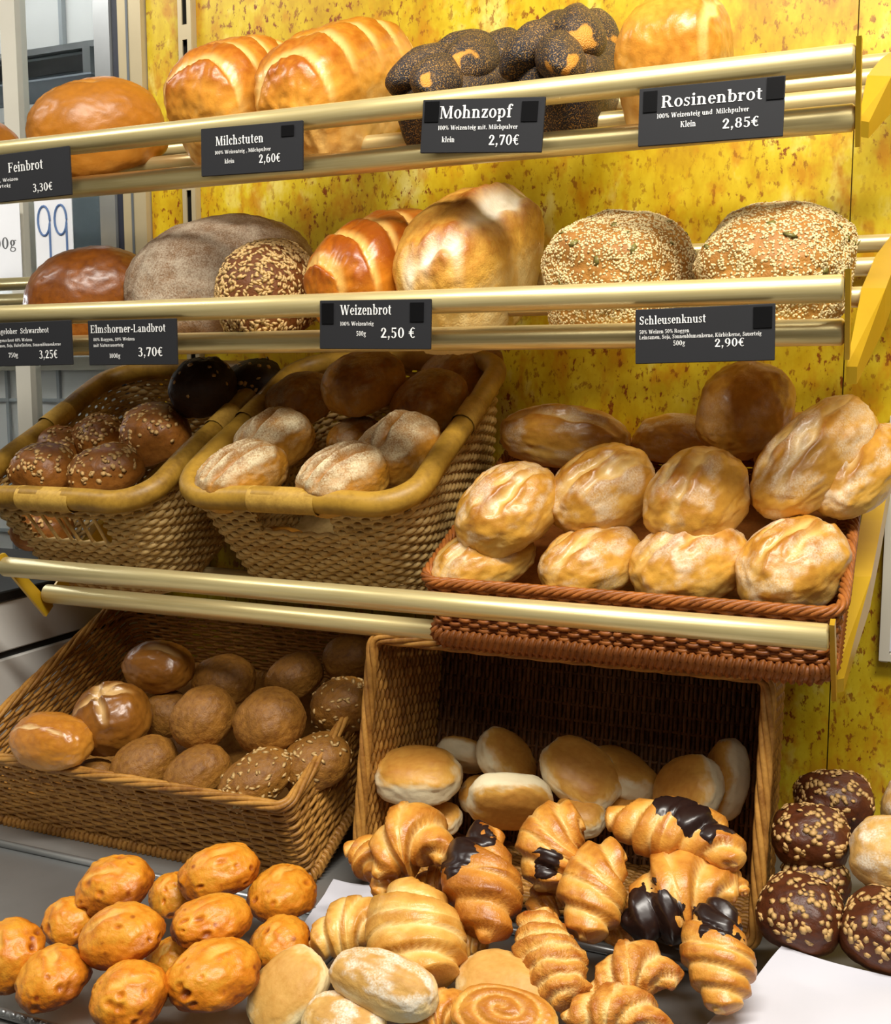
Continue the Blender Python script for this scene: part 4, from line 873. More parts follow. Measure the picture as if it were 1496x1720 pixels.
 ('wheat_roll', 'dough', 'wheat', {'seed': 71, 'n': 2.2, 'nz': 2.1, 'flat': 0.65, 'lump': 0.06, 'slashes': ((-0.85, -0.2, 0.8, 0.15, 0.11, 0.11), (-0.7, 0.4, 0.3, 0.55, 0.09, 0.07)), 'flour': 0.44000000000000006, 'brown': (0.1, 0.7), 'res': 30, 'wobble': 0.22, 'palek': 0.55}, (-0.3083, 1.1158, 1.3115), (24, 50, 0), (0.0602, 0.0429, 0.0358),
  'golden roll second from left in the bottom row of the right tray', 'golden wheat rolls in the right wicker tray', 'bread roll'),
 ('wheat_roll', 'dough', 'wheat', {'seed': 72, 'n': 2.2, 'nz': 2.1, 'flat': 0.65, 'lump': 0.06, 'slashes': ((-0.8, 0.15, 0.75, -0.05, 0.1, 0.1), (-0.5, -0.35, 0.7, -0.3, 0.08, 0.08), (-0.3, 0.55, 0.5, 0.5, 0.06, 0.06)), 'flour': 0.44000000000000006, 'brown': (0.1, 0.7), 'res': 30, 'wobble': 0.22, 'palek': 0.55}, (-0.2061, 1.1225, 1.3166), (24, 52, 0), (0.0646, 0.0515, 0.0416),
  'broad golden roll third from left in the bottom row of the right tray', 'golden wheat rolls in the right wicker tray', 'bread roll'),
 ('wheat_roll', 'dough', 'wheat', {'seed': 73, 'n': 2.2, 'nz': 2.1, 'flat': 0.65, 'lump': 0.06, 'slashes': ((-0.8, 0.15, 0.75, -0.05, 0.1, 0.1), (-0.5, -0.35, 0.7, -0.3, 0.08, 0.08), (-0.3, 0.55, 0.5, 0.5, 0.06, 0.06)), 'flour': 0.55, 'brown': (0.1, 0.7), 'res': 30, 'wobble': 0.22, 'palek': 0.55}, (-0.1041, 1.1184, 1.3203), (26, 62, 0), (0.062, 0.0486, 0.0437),
  'floury wrinkled roll at the right end of the bottom row in the right tray', 'golden wheat rolls in the right wicker tray', 'bread roll'),
 ('wheat_roll', 'dough', 'wheat', {'seed': 74, 'n': 2.2, 'nz': 2.1, 'flat': 0.65, 'lump': 0.06, 'slashes': ((-0.8, 0.15, 0.75, -0.05, 0.1, 0.1), (-0.5, -0.35, 0.7, -0.3, 0.08, 0.08), (-0.3, 0.55, 0.5, 0.5, 0.06, 0.06)), 'flour': 0.49500000000000005, 'brown': (0.1, 0.7), 'res': 30, 'wobble': 0.22, 'palek': 0.55}, (-0.405, 1.119, 1.3643), (40, 60, 0), (0.0634, 0.0495, 0.0412),
  'golden roll at the left end of the second row in the right tray', 'golden wheat rolls in the right wicker tray', 'bread roll'),
 ('wheat_roll', 'dough', 'wheat', {'seed': 75, 'n': 2.2, 'nz': 2.1, 'flat': 0.65, 'lump': 0.06, 'slashes': ((-0.8, 0.15, 0.75, -0.05, 0.1, 0.1), (-0.5, -0.35, 0.7, -0.3, 0.08, 0.08), (-0.3, 0.55, 0.5, 0.5, 0.06, 0.06)), 'flour': 0.49500000000000005, 'brown': (0.1, 0.7), 'res': 30, 'wobble': 0.22, 'palek': 0.55}, (-0.3107, 1.1616, 1.3833), (38, 55, 0), (0.0638, 0.0507, 0.0426),
  'golden split roll second from left in the upper row of the right tray', 'golden wheat rolls in the right wicker tray', 'bread roll'),
 ('wheat_roll', 'dough', 'wheat', {'seed': 76, 'n': 2.2, 'nz': 2.1, 'flat': 0.65, 'lump': 0.06, 'slashes': ((-0.85, -0.2, 0.8, 0.15, 0.11, 0.11), (-0.7, 0.4, 0.3, 0.55, 0.09, 0.07)), 'flour': 0.44000000000000006, 'brown': (0.1, 0.7), 'res': 30, 'wobble': 0.22, 'palek': 0.55}, (-0.2056, 1.1471, 1.3823), (38, 68, 0), (0.062, 0.0505, 0.0428),
  'round golden roll third from left in the upper row of the right tray', 'golden wheat rolls in the right wicker tray', 'bread roll'),
 ('wheat_roll', 'dough', 'wheat', {'seed': 77, 'n': 2.2, 'nz': 2.1, 'flat': 0.65, 'lump': 0.06, 'slashes': ((-0.85, -0.2, 0.8, 0.15, 0.11, 0.11), (-0.7, 0.4, 0.3, 0.55, 0.09, 0.07)), 'flour': 0.49500000000000005, 'brown': (0.1, 0.7), 'res': 30, 'wobble': 0.22, 'palek': 0.55}, (-0.0945, 1.2049, 1.4244), (38, 62, 0), (0.0911, 0.0447, 0.0426),
  'long golden roll lying diagonally on top at the right of the tray', 'golden wheat rolls in the right wicker tray', 'bread roll'),
 ('wheat_roll', 'dough', 'wheat', {'seed': 78, 'n': 2.2, 'nz': 2.1, 'flat': 0.65, 'lump': 0.06, 'slashes': (), 'flour': 0.275, 'brown': (0.1, 0.7), 'res': 30, 'wobble': 0.22, 'palek': 0.55}, (-0.1246, 1.3015, 1.4292), (30, 70, 0), (0.052, 0.0389, 0.0346),
  'golden roll half hidden behind the long diagonal roll', 'golden wheat rolls in the right wicker tray', 'bread roll'),
 ('wheat_roll', 'dough', 'wheat', {'seed': 79, 'n': 2.2, 'nz': 2.1, 'flat': 0.65, 'lump': 0.06, 'slashes': ((-0.85, -0.2, 0.8, 0.15, 0.11, 0.11), (-0.7, 0.4, 0.3, 0.55, 0.09, 0.07)), 'flour': 0.55, 'brown': (0.1, 0.7), 'res': 30, 'wobble': 0.22, 'palek': 0.55}, (-0.0502, 1.2241, 1.4111), (30, 70, 0), (0.0758, 0.0378, 0.036),
  'floury roll at the far right edge of the tray, partly out of view', 'golden wheat rolls in the right wicker tray', 'bread roll'),
 ('wheat_roll', 'dough', 'wheat', {'seed': 80, 'n': 2.2, 'nz': 2.1, 'flat': 0.65, 'lump': 0.06, 'slashes': ((-0.8, -0.1, 0.8, -0.15, 0.12, 0.12),), 'flour': 0.55, 'brown': (0.1, 0.7), 'res': 30, 'wobble': 0.22, 'palek': 0.55}, (-0.3981, 1.3021, 1.4349), (30, -8, 0), (0.0859, 0.0421, 0.0379),
  'long floury roll lying crosswise at the back left of the tray', 'golden wheat rolls in the right wicker tray', 'bread roll'),
 ('wheat_roll', 'dough', 'wheat', {'seed': 81, 'n': 2.2, 'nz': 2.1, 'flat': 0.65, 'lump': 0.06, 'slashes': (), 'flour': 0.55, 'brown': (0.1, 0.7), 'res': 30, 'wobble': 0.22, 'palek': 0.55}, (-0.2654, 1.335, 1.4331), (26, 0, 0), (0.0528, 0.0342, 0.0308),
  'pale floury roll half hidden at the back of the tray', 'golden wheat rolls in the right wicker tray', 'bread roll'),
 ('wheat_roll', 'dough', 'wheat', {'seed': 82, 'n': 2.2, 'nz': 2.1, 'flat': 0.65, 'lump': 0.06, 'slashes': (), 'flour': 0.1925, 'brown': (0.1, 0.7), 'res': 30, 'wobble': 0.22, 'palek': 0.55}, (-0.1768, 1.2735, 1.4714), (60, 70, 0), (0.058, 0.0518, 0.0435),
  'smooth brown roll standing highest at the back of the tray', 'golden wheat rolls in the right wicker tray', 'bread roll'),
 ('brown_roll', 'dough', 'tan', {'seed': 90, 'n': 2.2, 'flat': 0.65, 'lump': 0.04, 'slashes': ((-0.7, -0.35, 0.7, -0.3, 0.04, 0.04),), 'brown': (0.3, 0.75), 'res': 24, 'fine': 0.02}, (-0.9568, 1.0019, 1.0637), (24, 0, 0), (0.0562, 0.0362, 0.0341),
  'pale tan shiny roll at the left rim of the lower left basket', 'mixed brown rolls in the lower left basket', 'bread roll'),
 ('brown_roll', 'dough', 'lye', {'seed': 91, 'n': 2.2, 'flat': 0.65, 'lump': 0.04, 'slashes': ((-0.7, -0.1, 0.7, 0.1, 0.08, 0.09), (0.1, -0.7, -0.1, 0.7, 0.08, 0.09), (0, 0, 0.5, 0.5, 0.06, 0.06)), 'brown': (0.3, 0.75), 'res': 24, 'fine': 0.02}, (-0.915, 1.064, 1.0804), (35, 30, 0), (0.049, 0.0474, 0.0431),
  'shiny brown roll with cracked pale cross in the lower left basket', 'mixed brown rolls in the lower left basket', 'bread roll'),
 ('brown_roll', 'dough', 'lye', {'seed': 92, 'n': 2.2, 'flat': 0.65, 'lump': 0.04, 'slashes': ((-0.1, 0.0, 0.7, 0.0, 0.1, 0.09),), 'brown': (0.3, 0.75), 'res': 24, 'fine': 0.02}, (-0.9047, 1.1459, 1.1278), (24, 0, 0), (0.0502, 0.0369, 0.033),
  'shiny brown roll with a pale split at the back of the lower left basket', 'mixed brown rolls in the lower left basket', 'bread roll'),
 ('brown_roll', 'dough', 'rye', {'seed': 93, 'n': 2.2, 'flat': 0.65, 'lump': 0.04, 'slashes': (), 'brown': (0.3, 0.75), 'res': 24, 'fine': 0.02}, (-0.8242, 1.1781, 1.1093), (24, 20, 0), (0.0421, 0.0369, 0.0332),
  'round rye roll in the middle of the back row, lower left basket', 'mixed brown rolls in the lower left basket', 'bread roll'),
 ('brown_roll', 'dough', 'rye', {'seed': 94, 'n': 2.2, 'flat': 0.65, 'lump': 0.04, 'slashes': (), 'brown': (0.3, 0.75), 'res': 24, 'fine': 0.02}, (-0.7345, 1.2083, 1.1173), (24, 60, 0), (0.0402, 0.0301, 0.0285),
  'dark rye roll right of middle in the back row, lower left basket', 'mixed brown rolls in the lower left basket', 'bread roll'),
 ('brown_roll', 'dough', 'rye', {'seed': 95, 'n': 2.2, 'flat': 0.65, 'lump': 0.04, 'slashes': (), 'brown': (0.3, 0.75), 'res': 24, 'fine': 0.02}, (-0.6728, 1.2473, 1.1401), (24, 20, 0), (0.036, 0.0304, 0.0287),
  'square dark rye roll in the back right corner of the lower left basket', 'mixed brown rolls in the lower left basket', 'bread roll'),
 ('brown_roll', 'dough', 'rye', {'seed': 96, 'n': 2.2, 'flat': 0.65, 'lump': 0.04, 'slashes': (), 'brown': (0.3, 0.75), 'res': 24, 'fine': 0.02}, (-0.7866, 1.0787, 1.0924), (34, 75, 0), (0.0425, 0.037, 0.0353),
  'pointed oval rye roll in the centre of the lower left basket', 'mixed brown rolls in the lower left basket', 'bread roll'),
 ('brown_roll', 'dough', 'rye', {'seed': 97, 'n': 2.2, 'flat': 0.65, 'lump': 0.04, 'slashes': (), 'brown': (0.3, 0.75), 'res': 24, 'fine': 0.02}, (-0.6994, 1.0922, 1.0951), (34, 75, 0), (0.0434, 0.0422, 0.0367),
  'round rye roll right of centre in the lower left basket', 'mixed brown rolls in the lower left basket', 'bread roll'),
 ('brown_roll', 'dough', 'rye', {'seed': 98, 'n': 2.2, 'flat': 0.65, 'lump': 0.04, 'slashes': (), 'brown': (0.3, 0.75), 'res': 24, 'fine': 0.02, 'seeds': ('sunflower', 70)}, (-0.6364, 1.1616, 1.102), (30, 40, 0), (0.0404, 0.036, 0.0343),
  'seed-topped dark rye roll at the right wall of the lower left basket', 'mixed brown rolls in the lower left basket', 'bread roll'),
 ('brown_roll', 'dough', 'rye', {'seed': 99, 'n': 2.2, 'flat': 0.65, 'lump': 0.04, 'slashes': (), 'brown': (0.3, 0.75), 'res': 24, 'fine': 0.02}, (-0.8431, 1.0341, 1.0397), (30, 60, 0), (0.0422, 0.0337, 0.0289),
  'plain rye roll left in the front row of the lower left basket', 'mixed brown rolls in the lower left basket', 'bread roll'),
 ('brown_roll', 'dough', 'rye', {'seed': 100, 'n': 2.2, 'flat': 0.65, 'lump': 0.04, 'slashes': (), 'brown': (0.3, 0.75), 'res': 24, 'fine': 0.02}, (-0.7642, 1.0332, 1.0404), (30, 60, 0), (0.0414, 0.0317, 0.0272),
  'plain rye roll in the middle of the front row, lower left basket', 'mixed brown rolls in the lower left basket', 'bread roll'),
 ('brown_roll', 'dough', 'rye', {'seed': 101, 'n': 2.2, 'flat': 0.65, 'lump': 0.04, 'slashes': (), 'brown': (0.3, 0.75), 'res': 24, 'fine': 0.02, 'seeds': ('sunflower', 110)}, (-0.6837, 1.0367, 1.0442), (30, 60, 0), (0.0477, 0.0325, 0.026),
  'sunflower-seeded rye roll right in the front row of the lower left basket', 'mixed brown rolls in the lower left basket', 'bread roll'),
 ('brown_roll', 'dough', 'rye', {'seed': 102, 'n': 2.2, 'flat': 0.65, 'lump': 0.04, 'slashes': (), 'brown': (0.3, 0.75), 'res': 24, 'fine': 0.02, 'seeds': ('sunflower', 70)}, (-0.6346, 1.0888, 1.0531), (30, 50, 0), (0.044, 0.0351, 0.0301),
  'shaded seeded roll in the front right corner of the lower left basket', 'mixed brown rolls in the lower left basket', 'bread roll'),
 ('brown_roll', 'dough', 'rye', {'seed': 103, 'n': 2.2, 'flat': 0.65, 'lump': 0.04, 'slashes': (), 'brown': (0.3, 0.75), 'res': 24, 'fine': 0.02}, (-0.9234, 1.0367, 1.0135), (24, 20, 0), (0.0279, 0.0216, 0.019),
  'small roll peeking out below the pale tan roll', 'mixed brown rolls in the lower left basket', 'bread roll'),
 ('brown_roll', 'dough', 'rye', {'seed': 104, 'n': 2.2, 'flat': 0.65, 'lump': 0.04, 'slashes': (), 'brown': (0.3, 0.75), 'res': 24, 'fine': 0.02}, (-0.8845, 1.1344, 1.068), (24, 20, 0), (0.0315, 0.0327, 0.0309),
  'deeply shaded roll behind the cracked cross roll', 'mixed brown rolls in the lower left basket', 'bread roll'),
 ('white_bun', 'dough', 'bun', {'seed': 110, 'n': 2.4, 'nz': 2.3, 'flat': 0.8, 'lump': 0.05, 'brown': (-0.95, 0.75), 'res': 22}, (-0.5158, 1.12, 1.0456), (12, 10, 0), (0.0514, 0.0421, 0.0274),
  'brown-topped white bun lying flat at the left of the lower right basket', 'soft white buns in the lower right basket', 'bun'),
 ('white_bun', 'dough', 'bun', {'seed': 111, 'n': 2.4, 'nz': 2.3, 'flat': 0.8, 'lump': 0.05, 'brown': (-0.95, 0.75), 'res': 22}, (-0.4926, 1.2, 1.0473), (-40, 20, 0), (0.0321, 0.031, 0.0186),
  'pale bun at the back left corner of the lower right basket', 'soft white buns in the lower right basket', 'bun'),
 ('white_bun', 'dough', 'bun', {'seed': 112, 'n': 2.4, 'nz': 2.3, 'flat': 0.8, 'lump': 0.05, 'brown': (-0.95, 0.75), 'res': 22}, (-0.4296, 1.19, 1.0535), (30, 10, 55), (0.0421, 0.0353, 0.0209),
  'bun standing on edge third from left in the lower right basket', 'soft white buns in the lower right basket', 'bun'),
 ('white_bun', 'dough', 'bun', {'seed': 113, 'n': 2.4, 'nz': 2.3, 'flat': 0.8, 'lump': 0.05, 'brown': (-0.95, 0.75), 'res': 22}, (-0.4517, 1.17, 1.013), (20, 0, 0), (0.03, 0.0266, 0.0173),
  'half hidden bun under the standing bun', 'soft white buns in the lower right basket', 'bun'),
 ('white_bun', 'dough', 'bun', {'seed': 114, 'n': 2.4, 'nz': 2.3, 'flat': 0.8, 'lump': 0.05, 'brown': (-0.95, 0.75), 'res': 22}, (-0.4003, 1.12, 1.0295), (115, -20, 22), (0.0487, 0.0393, 0.0206),
  'tilted bun with its pale flat side up behind the croissants', 'soft white buns in the lower right basket', 'bun'),
 ('white_bun', 'dough', 'bun', {'seed': 115, 'n': 2.4, 'nz': 2.3, 'flat': 0.8, 'lump': 0.05, 'brown': (-0.95, 0.75), 'res': 22}, (-0.3326, 1.17, 1.0571), (28, -25, 18), (0.0494, 0.0384, 0.0209),
  'long pale bun leaning in the middle of the lower right basket', 'soft white buns in the lower right basket', 'bun'),
 ('white_bun', 'dough', 'bun', {'seed': 116, 'n': 2.4, 'nz': 2.3, 'flat': 0.8, 'lump': 0.05, 'brown': (-0.95, 0.75), 'res': 22}, (-0.2922, 1.21, 1.0498), (-15, -30, 25), (0.0448, 0.0378, 0.0206),
  'white bun leaning behind the long pale bun', 'soft white buns in the lower right basket', 'bun'),
 ('white_bun', 'dough', 'bun', {'seed': 117, 'n': 2.4, 'nz': 2.3, 'flat': 0.8, 'lump': 0.05, 'brown': (-0.95, 0.75), 'res': 22}, (-0.2124, 1.17, 1.0536), (50, 10, -38), (0.0471, 0.0377, 0.0223),
  'round bun standing upright showing its tan crust', 'soft white buns in the lower right basket', 'bun'),
 ('white_bun', 'dough', 'bun', {'seed': 118, 'n': 2.4, 'nz': 2.3, 'flat': 0.8, 'lump': 0.05, 'brown': (-0.95, 0.75), 'res': 22}, (-0.1752, 1.2, 1.0621), (25, 20, -72), (0.0444, 0.0406, 0.0203),
  'pale bun on edge against the right wall of the lower right basket', 'soft white buns in the lower right basket', 'bun'),
 ('white_bun', 'dough', 'bun', {'seed': 119, 'n': 2.4, 'nz': 2.3, 'flat': 0.8, 'lump': 0.05, 'brown': (-0.95, 0.75), 'res': 22}, (-0.3247, 1.14, 1.0188), (20, 0, 0), (0.0299, 0.0266, 0.019),
  'brown bun in the shade between the croissants', 'soft white buns in the lower right basket', 'bun'),
 ('white_bun', 'dough', 'bun', {'seed': 120, 'n': 2.4, 'nz': 2.3, 'flat': 0.8, 'lump': 0.05, 'brown': (-0.95, 0.75), 'res': 22}, (-0.4913, 1.13, 0.9926), (20, 0, 0), (0.0258, 0.0231, 0.015),
  'pale bun hidden behind the curled croissant', 'soft white buns in the lower right basket', 'bun'),
 ('white_bun', 'dough', 'bun', {'seed': 121, 'n': 2.4, 'nz': 2.3, 'flat': 0.8, 'lump': 0.05, 'brown': (-0.95, 0.75), 'res': 22}, (-0.279, 1.18, 1.0201), (20, 0, 0), (0.0247, 0.0215, 0.0139),
  'greyish bun peeking out above the chocolate croissant', 'soft white buns in the lower right basket', 'bun'),
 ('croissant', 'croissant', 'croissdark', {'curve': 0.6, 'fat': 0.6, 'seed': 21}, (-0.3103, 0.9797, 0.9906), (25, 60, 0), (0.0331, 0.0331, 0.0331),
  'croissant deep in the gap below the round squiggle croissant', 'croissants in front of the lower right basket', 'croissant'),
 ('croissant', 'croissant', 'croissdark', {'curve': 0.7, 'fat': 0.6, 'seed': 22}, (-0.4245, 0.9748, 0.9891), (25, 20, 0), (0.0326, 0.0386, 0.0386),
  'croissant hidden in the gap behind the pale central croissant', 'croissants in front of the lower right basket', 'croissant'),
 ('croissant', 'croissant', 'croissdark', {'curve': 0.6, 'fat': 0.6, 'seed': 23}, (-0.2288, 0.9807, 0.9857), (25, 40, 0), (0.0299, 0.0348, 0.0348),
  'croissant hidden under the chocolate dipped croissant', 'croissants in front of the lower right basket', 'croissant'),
 ('croissant', 'croissant', 'croiss', {'curve': 1.5, 'fat': 0.72, 'bands': 2.2, 'seed': 1}, (-0.4447, 0.9409, 1.0359), (35, 25, 0), (0.0483, 0.0566, 0.0566),
  'curled croissant with its opening facing forward, left of the heap', 'croissants in front of the lower right basket', 'croissant'),
 ('croissant', 'croissant', 'croiss', {'curve': 1.2, 'fat': 0.61, 'seed': 2}, (-0.4896, 0.9484, 1.012), (25, -40, 0), (0.0468, 0.0452, 0.0452),
  'small croissant beside the big left basket corner', 'croissants in front of the lower right basket', 'croissant'),
 ('croissant', 'croissant', 'croissdark', {'curve': 0.4, 'fat': 0.63, 'tip': 0.2, 'seed': 3, 'bands': 2.2, 'choc': ((0.5, 0.55, 0.35), 0.6)}, (-0.3504, 0.9143, 1.0325), (35, 103, 0), (0.0592, 0.0612, 0.0612),
  'croissant standing upright with a dark chocolate patch', 'croissants in front of the lower right basket', 'croissant'),
 ('croissant', 'croissant', 'croiss', {'curve': 0.7, 'fat': 0.72, 'tip': 0.3, 'seed': 4, 'bands': 2.2, 'choc': ((-0.4, -0.2, 0.75), 0.3)}, (-0.3047, 0.9855, 1.0451), (48, 75, 0), (0.0427, 0.0481, 0.0481),
  'round croissant with a small chocolate squiggle', 'croissants in front of the lower right basket', 'croissant'),
 ('croissant', 'croissant', 'croiss', {'curve': 0.6, 'fat': 0.66, 'seed': 5, 'bands': 2.2}, (-0.2519, 0.9487, 1.0279), (38, 80, 0), (0.0497, 0.0487, 0.0487),
  'upright croissant with concentric ridges in the middle of the heap', 'croissants in front of the lower right basket', 'croissant'),
 ('croissant', 'croissant', 'croiss', {'curve': 0.45, 'fat': 0.51, 'seed': 6, 'bands': 2.8, 'choc': ((0.2, 0.3, 0.75), 0.5)}, (-0.1962, 1.0184, 1.0663), (22, -14, 0), (0.0722, 0.0685, 0.0685),
  'long croissant with a chocolate stripe across its back', 'croissants in front of the lower right basket', 'croissant'),
 ('croissant', 'croissant', 'croiss', {'curve': 0.6, 'fat': 0.67, 'seed': 7, 'bands': 2.2, 'choc': ((-0.6, -0.5, 0.3), 0.62)}, (-0.1829, 0.9755, 1.0208), (30, 30, 0), (0.0583, 0.0658, 0.0658),
  'broad croissant with one end dipped in chocolate', 'croissants in front of the lower right basket', 'croissant'),
 ('croissant', 'croissant', 'croiss', {'curve': 0.6, 'fat': 0.67, 'seed': 8}, (-0.1427, 1.0034, 1.0299), (20, 0, 0), (0.0214, 0.0253, 0.0253),
  'croissant end wedged at the right basket wall', 'croissants in front of the lower right basket', 'croissant'),
 ('croissant', 'croissant', 'croiss', {'curve': 0.35, 'fat': 0.72, 'tip': 0.3, 'seed': 9, 'bands': 2.8, 'choc': ((0.75, 0.0, 0.5), 0.62)}, (-0.1336, 0.9214, 1.0032), (40, 97, 0), (0.0481, 0.0449, 0.0449),
  'upright croissant with a chocolate-capped top beside the white paper', 'croissants in front of the lower right basket', 'croissant'),
 ('croissant', 'croissant', 'croisspale', {'curve': 0.8, 'fat': 0.67, 'seed': 10, 'bands': 2.2}, (-0.4688, 0.8632, 0.9843), (25, 25, 0), (0.0411, 0.0439, 0.0439),
  'croissant lying left of the pale central croissant', 'croissants in front of the lower right basket', 'croissant'),
 ('croissant', 'croissant', 'croisspale', {'curve': 0.25, 'fat': 0.72, 'tip': 0.3, 'seed': 11, 'bands': 2.2}, (-0.3972, 0.8625, 0.9967), (35, 115, 0), (0.0494, 0.0623, 0.0623),
  'large pale golden croissant pointing down at the front', 'croissants in front of the lower right basket', 'croissant'),
 ('croissant', 'croissant', 'croisspale', {'curve': 0.6, 'fat': 0.67, 'seed': 12}, (-0.3603, 0.8873, 0.9816), (20, 30, 0), (0.0225, 0.0259, 0.0259),
  'croissant end behind the large pale golden croissant', 'croissants in front of the lower right basket', 'croissant'),
 ('croissant', 'croissant', 'cheese', {'curve': 0.2, 'fat': 0.51, 'tip': 0.55, 'seed': 13, 'bands': 3.2, 'lump': 0.22}, (-0.2734, 0.877, 0.9941), (30, 125, 0), (0.0464, 0.056, 0.056),
  'long cheese-topped twist lying diagonally', 'croissants in front of the lower right basket', 'croissant'),
 ('croissant', 'croissant', 'cheese', {'curve': 0.9, 'fat': 0.68, 'seed': 14, 'bands': 2.2, 'lump': 0.14}, (-0.203, 0.8782, 0.9892), (25, 20, 0), (0.0419, 0.0427, 0.0427),
  'cheese-crusted croissant at the lower right of the heap', 'croissants in front of the lower right basket', 'croissant'),
 ('croissant', 'croissant', 'cheese', {'curve': 0.9, 'fat': 0.61, 'seed': 15, 'bands': 2.2, 'lump': 0.1}, (-0.2085, 0.8388, 0.9764), (20, 5, 0), (0.0466, 0.0385, 0.0385),
  'cheese croissant cut off by the bottom edge of the picture', 'croissants in front of the lower right basket', 'croissant'),
 ('croissant', 'croissant', 'croiss', {'curve': 1.2, 'fat': 0.67, 'seed': 16, 'bands': 2.2}, (-0.3486, 0.7963, 0.9626), (20, 30, 0), (0.0329, 0.0326, 0.0326),
  'curled pastry beside the spiral pastry at the bottom edge', 'croissants in front of the lower right basket', 'croissant'),
 ('flat_bun', 'dough', 'flat', {'seed': 140, 'n': 2.4, 'flat': 0.7, 'lump': 0.05, 'flour': 0, 'brown': (-0.9, 0.72), 'res': 26}, (-0.4893, 0.7849, 0.9642), (45, 60, 0), (0.04, 0.0307, 0.016),
  'flat oval bun with a toasted patch, beside the orange cheese buns', 'flat pale buns at the bottom edge', 'bun'),
 ('flat_bun', 'dough', 'floured', {'seed': 141, 'n': 2.4, 'flat': 0.7, 'lump': 0.05, 'flour': 0.9, 'brown': (-0.9, 0.72), 'res': 26}, (-0.3945, 0.787, 0.9911), (25, -6, 0), (0.0506, 0.0254, 0.0254),
  'floury white oblong roll pointing down to the right', 'flat pale buns at the bottom edge', 'bun'),
 ('flat_bun', 'dough', 'floured', {'seed': 142, 'n': 2.4, 'flat': 0.7, 'lump': 0.05, 'flour': 0.9, 'brown': (-0.9, 0.72), 'res': 26}, (-0.4207, 0.7643, 0.9627), (25, 0, 0), (0.0377, 0.0251, 0.0167),
  'floury round roll cut off by the bottom edge', 'flat pale buns at the bottom edge', 'bun'),
 ('flat_bun', 'dough', 'flat', {'seed': 143, 'n': 2.4, 'flat': 0.7, 'lump': 0.05, 'flour': 0, 'brown': (-0.9, 0.72), 'res': 26}, (-0.3092, 0.8536, 0.9707), (35, 0, 0), (0.0454, 0.0319, 0.0178),
  'flat tan bun behind the spiral pastry', 'flat pale buns at the bottom edge', 'bun'),
 ('spiral_pastry', 'dough', 'croiss', {'seed': 144, 'n': 2.4, 'flat': 0.7, 'lump': 0.05, 'flour': 0, 'brown': (-0.9, 0.72), 'res': 26, 'spiral': 3.0}, (-0.2856, 0.7905, 0.9818), (25, 0, 0), (0.0461, 0.0274, 0.0164),
  'flaky spiral pastry at the bottom centre', 'flat pale buns at the bottom edge', 'pastry'),
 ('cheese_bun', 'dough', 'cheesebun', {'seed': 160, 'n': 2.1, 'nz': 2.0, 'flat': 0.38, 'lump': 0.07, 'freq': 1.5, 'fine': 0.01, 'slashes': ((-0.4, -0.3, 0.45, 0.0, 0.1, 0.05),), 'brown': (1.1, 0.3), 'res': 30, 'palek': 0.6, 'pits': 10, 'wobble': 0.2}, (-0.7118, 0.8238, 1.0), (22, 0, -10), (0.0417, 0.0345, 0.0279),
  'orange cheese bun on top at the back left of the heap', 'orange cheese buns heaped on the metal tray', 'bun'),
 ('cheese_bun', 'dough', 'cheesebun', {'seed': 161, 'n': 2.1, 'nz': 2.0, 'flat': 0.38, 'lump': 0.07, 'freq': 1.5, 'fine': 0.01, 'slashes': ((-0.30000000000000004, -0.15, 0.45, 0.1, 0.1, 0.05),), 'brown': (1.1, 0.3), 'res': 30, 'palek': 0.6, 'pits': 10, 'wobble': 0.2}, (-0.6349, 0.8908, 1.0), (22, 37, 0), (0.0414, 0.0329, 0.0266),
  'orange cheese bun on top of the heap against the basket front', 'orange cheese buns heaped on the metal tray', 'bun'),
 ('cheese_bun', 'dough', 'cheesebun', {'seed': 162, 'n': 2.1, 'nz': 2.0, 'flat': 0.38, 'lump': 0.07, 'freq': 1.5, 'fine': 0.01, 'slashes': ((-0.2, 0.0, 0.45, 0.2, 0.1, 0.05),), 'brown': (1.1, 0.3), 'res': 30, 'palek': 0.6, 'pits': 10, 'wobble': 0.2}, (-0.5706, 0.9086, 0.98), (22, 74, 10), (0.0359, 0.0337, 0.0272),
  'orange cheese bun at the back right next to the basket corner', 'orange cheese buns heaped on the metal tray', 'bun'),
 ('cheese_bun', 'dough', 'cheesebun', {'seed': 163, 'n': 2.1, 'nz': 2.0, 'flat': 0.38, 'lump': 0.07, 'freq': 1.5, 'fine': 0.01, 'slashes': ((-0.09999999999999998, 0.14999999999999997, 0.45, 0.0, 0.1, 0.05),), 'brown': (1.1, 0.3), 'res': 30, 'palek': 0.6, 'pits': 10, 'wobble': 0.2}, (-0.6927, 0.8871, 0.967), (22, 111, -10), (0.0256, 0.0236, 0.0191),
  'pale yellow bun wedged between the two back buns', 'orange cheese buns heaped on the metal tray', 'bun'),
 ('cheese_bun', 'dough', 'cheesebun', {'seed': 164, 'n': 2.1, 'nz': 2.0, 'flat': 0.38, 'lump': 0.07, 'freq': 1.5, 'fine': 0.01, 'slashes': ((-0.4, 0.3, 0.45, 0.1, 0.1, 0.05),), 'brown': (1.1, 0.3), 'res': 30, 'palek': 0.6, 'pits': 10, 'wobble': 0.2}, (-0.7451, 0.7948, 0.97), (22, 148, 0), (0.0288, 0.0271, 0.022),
  'orange cheese bun low at the left behind the front row', 'orange cheese buns heaped on the metal tray', 'bun'),
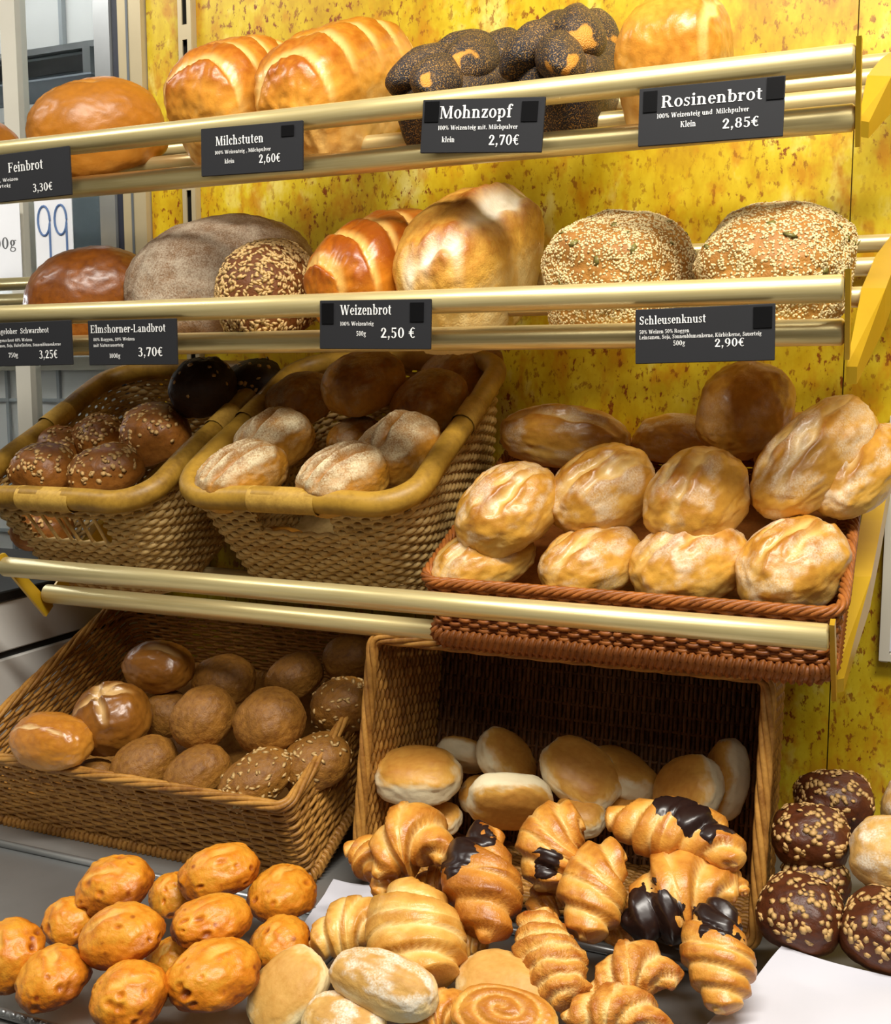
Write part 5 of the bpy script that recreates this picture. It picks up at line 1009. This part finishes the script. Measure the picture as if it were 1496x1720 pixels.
 ('cheese_bun', 'dough', 'cheesebun', {'seed': 165, 'n': 2.1, 'nz': 2.0, 'flat': 0.38, 'lump': 0.07, 'freq': 1.5, 'fine': 0.01, 'slashes': ((-0.30000000000000004, -0.3, 0.45, 0.2, 0.1, 0.05),), 'brown': (1.1, 0.3), 'res': 30, 'palek': 0.6, 'pits': 10, 'wobble': 0.2}, (-0.6397, 0.7472, 1.0), (22, 185, 10), (0.0413, 0.0322, 0.026),
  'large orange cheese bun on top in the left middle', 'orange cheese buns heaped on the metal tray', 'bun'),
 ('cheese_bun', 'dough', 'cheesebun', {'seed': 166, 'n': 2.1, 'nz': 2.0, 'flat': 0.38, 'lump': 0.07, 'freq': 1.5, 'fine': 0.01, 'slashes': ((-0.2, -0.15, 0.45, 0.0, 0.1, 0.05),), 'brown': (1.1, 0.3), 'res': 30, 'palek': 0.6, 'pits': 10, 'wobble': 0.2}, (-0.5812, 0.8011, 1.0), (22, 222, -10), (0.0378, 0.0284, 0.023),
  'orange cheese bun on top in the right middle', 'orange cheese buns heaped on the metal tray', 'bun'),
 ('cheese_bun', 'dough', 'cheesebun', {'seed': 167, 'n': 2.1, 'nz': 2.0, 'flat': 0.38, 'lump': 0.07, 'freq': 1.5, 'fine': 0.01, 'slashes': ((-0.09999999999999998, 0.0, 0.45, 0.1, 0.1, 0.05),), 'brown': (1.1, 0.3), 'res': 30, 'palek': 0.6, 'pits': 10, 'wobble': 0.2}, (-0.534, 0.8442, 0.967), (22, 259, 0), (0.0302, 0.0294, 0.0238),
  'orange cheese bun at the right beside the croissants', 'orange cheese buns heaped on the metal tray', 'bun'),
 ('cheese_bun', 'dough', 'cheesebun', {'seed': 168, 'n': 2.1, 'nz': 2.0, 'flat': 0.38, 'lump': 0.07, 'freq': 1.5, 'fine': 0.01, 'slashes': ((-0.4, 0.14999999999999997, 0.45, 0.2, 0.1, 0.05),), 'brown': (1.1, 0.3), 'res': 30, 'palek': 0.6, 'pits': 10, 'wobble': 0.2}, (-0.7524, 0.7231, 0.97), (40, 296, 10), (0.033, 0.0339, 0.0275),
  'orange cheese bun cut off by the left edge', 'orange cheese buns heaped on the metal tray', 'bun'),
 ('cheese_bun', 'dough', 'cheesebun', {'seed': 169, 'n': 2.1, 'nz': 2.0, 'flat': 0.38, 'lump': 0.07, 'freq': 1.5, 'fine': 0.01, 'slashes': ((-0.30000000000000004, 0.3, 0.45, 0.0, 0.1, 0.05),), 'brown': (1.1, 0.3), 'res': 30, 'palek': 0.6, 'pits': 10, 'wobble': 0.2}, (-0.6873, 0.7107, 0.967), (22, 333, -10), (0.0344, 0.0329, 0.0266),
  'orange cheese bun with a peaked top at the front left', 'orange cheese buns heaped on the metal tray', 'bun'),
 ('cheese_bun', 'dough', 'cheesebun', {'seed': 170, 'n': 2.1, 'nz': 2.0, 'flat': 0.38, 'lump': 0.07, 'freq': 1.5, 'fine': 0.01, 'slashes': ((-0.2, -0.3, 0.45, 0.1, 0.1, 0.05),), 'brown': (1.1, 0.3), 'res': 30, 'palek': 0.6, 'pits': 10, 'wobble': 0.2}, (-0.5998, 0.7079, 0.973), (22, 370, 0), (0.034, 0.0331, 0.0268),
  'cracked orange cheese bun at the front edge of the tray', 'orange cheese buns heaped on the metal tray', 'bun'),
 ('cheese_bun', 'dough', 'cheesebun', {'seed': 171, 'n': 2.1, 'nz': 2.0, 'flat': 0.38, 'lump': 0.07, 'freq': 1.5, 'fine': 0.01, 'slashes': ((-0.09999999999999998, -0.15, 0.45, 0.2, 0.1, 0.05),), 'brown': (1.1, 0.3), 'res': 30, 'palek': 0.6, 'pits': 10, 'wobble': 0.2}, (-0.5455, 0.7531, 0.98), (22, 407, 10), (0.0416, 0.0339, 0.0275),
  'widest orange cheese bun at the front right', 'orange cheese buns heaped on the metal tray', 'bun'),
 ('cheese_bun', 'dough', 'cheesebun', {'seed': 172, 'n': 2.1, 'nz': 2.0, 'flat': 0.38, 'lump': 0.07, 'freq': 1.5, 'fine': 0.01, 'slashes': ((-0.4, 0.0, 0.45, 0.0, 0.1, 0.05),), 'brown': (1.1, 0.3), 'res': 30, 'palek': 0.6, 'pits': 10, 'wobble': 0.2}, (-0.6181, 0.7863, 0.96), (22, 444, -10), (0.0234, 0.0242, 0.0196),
  'orange cheese bun half buried in the middle of the heap', 'orange cheese buns heaped on the metal tray', 'bun'),
 ('oat_roll', 'dough', 'darkoat', {'seed': 180, 'n': 2.9, 'nz': 2.3, 'flat': 0.75, 'lump': 0.05, 'res': 24, 'seeds': ('oat', 130)}, (-0.0604, 1.1894, 1.0588), (32, 15, 0), (0.0402, 0.0331, 0.0285),
  'dark oat-topped roll highest against the yellow wall', 'dark oat rolls beside the lower right basket', 'bread roll'),
 ('oat_roll', 'dough', 'darkoat', {'seed': 181, 'n': 2.9, 'nz': 2.3, 'flat': 0.75, 'lump': 0.05, 'res': 24, 'seeds': ('oat', 130)}, (-0.0765, 1.1128, 1.0465), (32, 3, 0), (0.0373, 0.0323, 0.0279),
  'dark oat-topped roll touching the wicker edge, middle of the stack', 'dark oat rolls beside the lower right basket', 'bread roll'),
 ('oat_roll', 'dough', 'darkoat', {'seed': 182, 'n': 2.9, 'nz': 2.3, 'flat': 0.75, 'lump': 0.05, 'res': 24, 'seeds': ('oat', 130)}, (-0.0781, 1.0426, 0.9985), (32, -9, 0), (0.0387, 0.0354, 0.0306),
  'square dark oat-topped roll at the front beside the basket', 'dark oat rolls beside the lower right basket', 'bread roll'),
 ('oat_roll', 'dough', 'darkoat', {'seed': 183, 'n': 2.9, 'nz': 2.3, 'flat': 0.75, 'lump': 0.05, 'res': 24, 'seeds': ('oat', 130)}, (-0.0044, 1.0398, 0.9976), (32, -21, 0), (0.0364, 0.037, 0.032),
  'dark oat-topped roll at the right picture edge above the paper', 'dark oat rolls beside the lower right basket', 'bread roll'),
 ('oat_roll', 'dough', 'darkoat', {'seed': 184, 'n': 2.9, 'nz': 2.3, 'flat': 0.75, 'lump': 0.05, 'res': 24, 'seeds': ('oat', 130)}, (-0.068, 1.0999, 1.0087), (32, -33, 0), (0.0323, 0.0263, 0.0227),
  'dark roll half hidden under the stack of oat rolls', 'dark oat rolls beside the lower right basket', 'bread roll'),
 ('pale_roll', 'dough', 'floured', {'seed': 190, 'flour': 0.8, 'brown': (0.2, 0.6), 'res': 22}, (-0.002, 1.094, 1.0488), (30, 0, 0), (0.0375, 0.037, 0.0353),
  'round floury pale roll at the right picture edge', 'pale rolls at the right edge', 'bread roll'),
 ('pale_roll', 'dough', 'floured', {'seed': 191, 'flour': 0.8, 'brown': (0.2, 0.6), 'res': 22}, (0.0242, 1.2104, 1.0551), (30, 0, 0), (0.037, 0.0374, 0.0357),
  'pale roll barely showing at the right edge above the round floury one', 'pale rolls at the right edge', 'bread roll'),
]
for row in ITEMS: bake_item(*row)
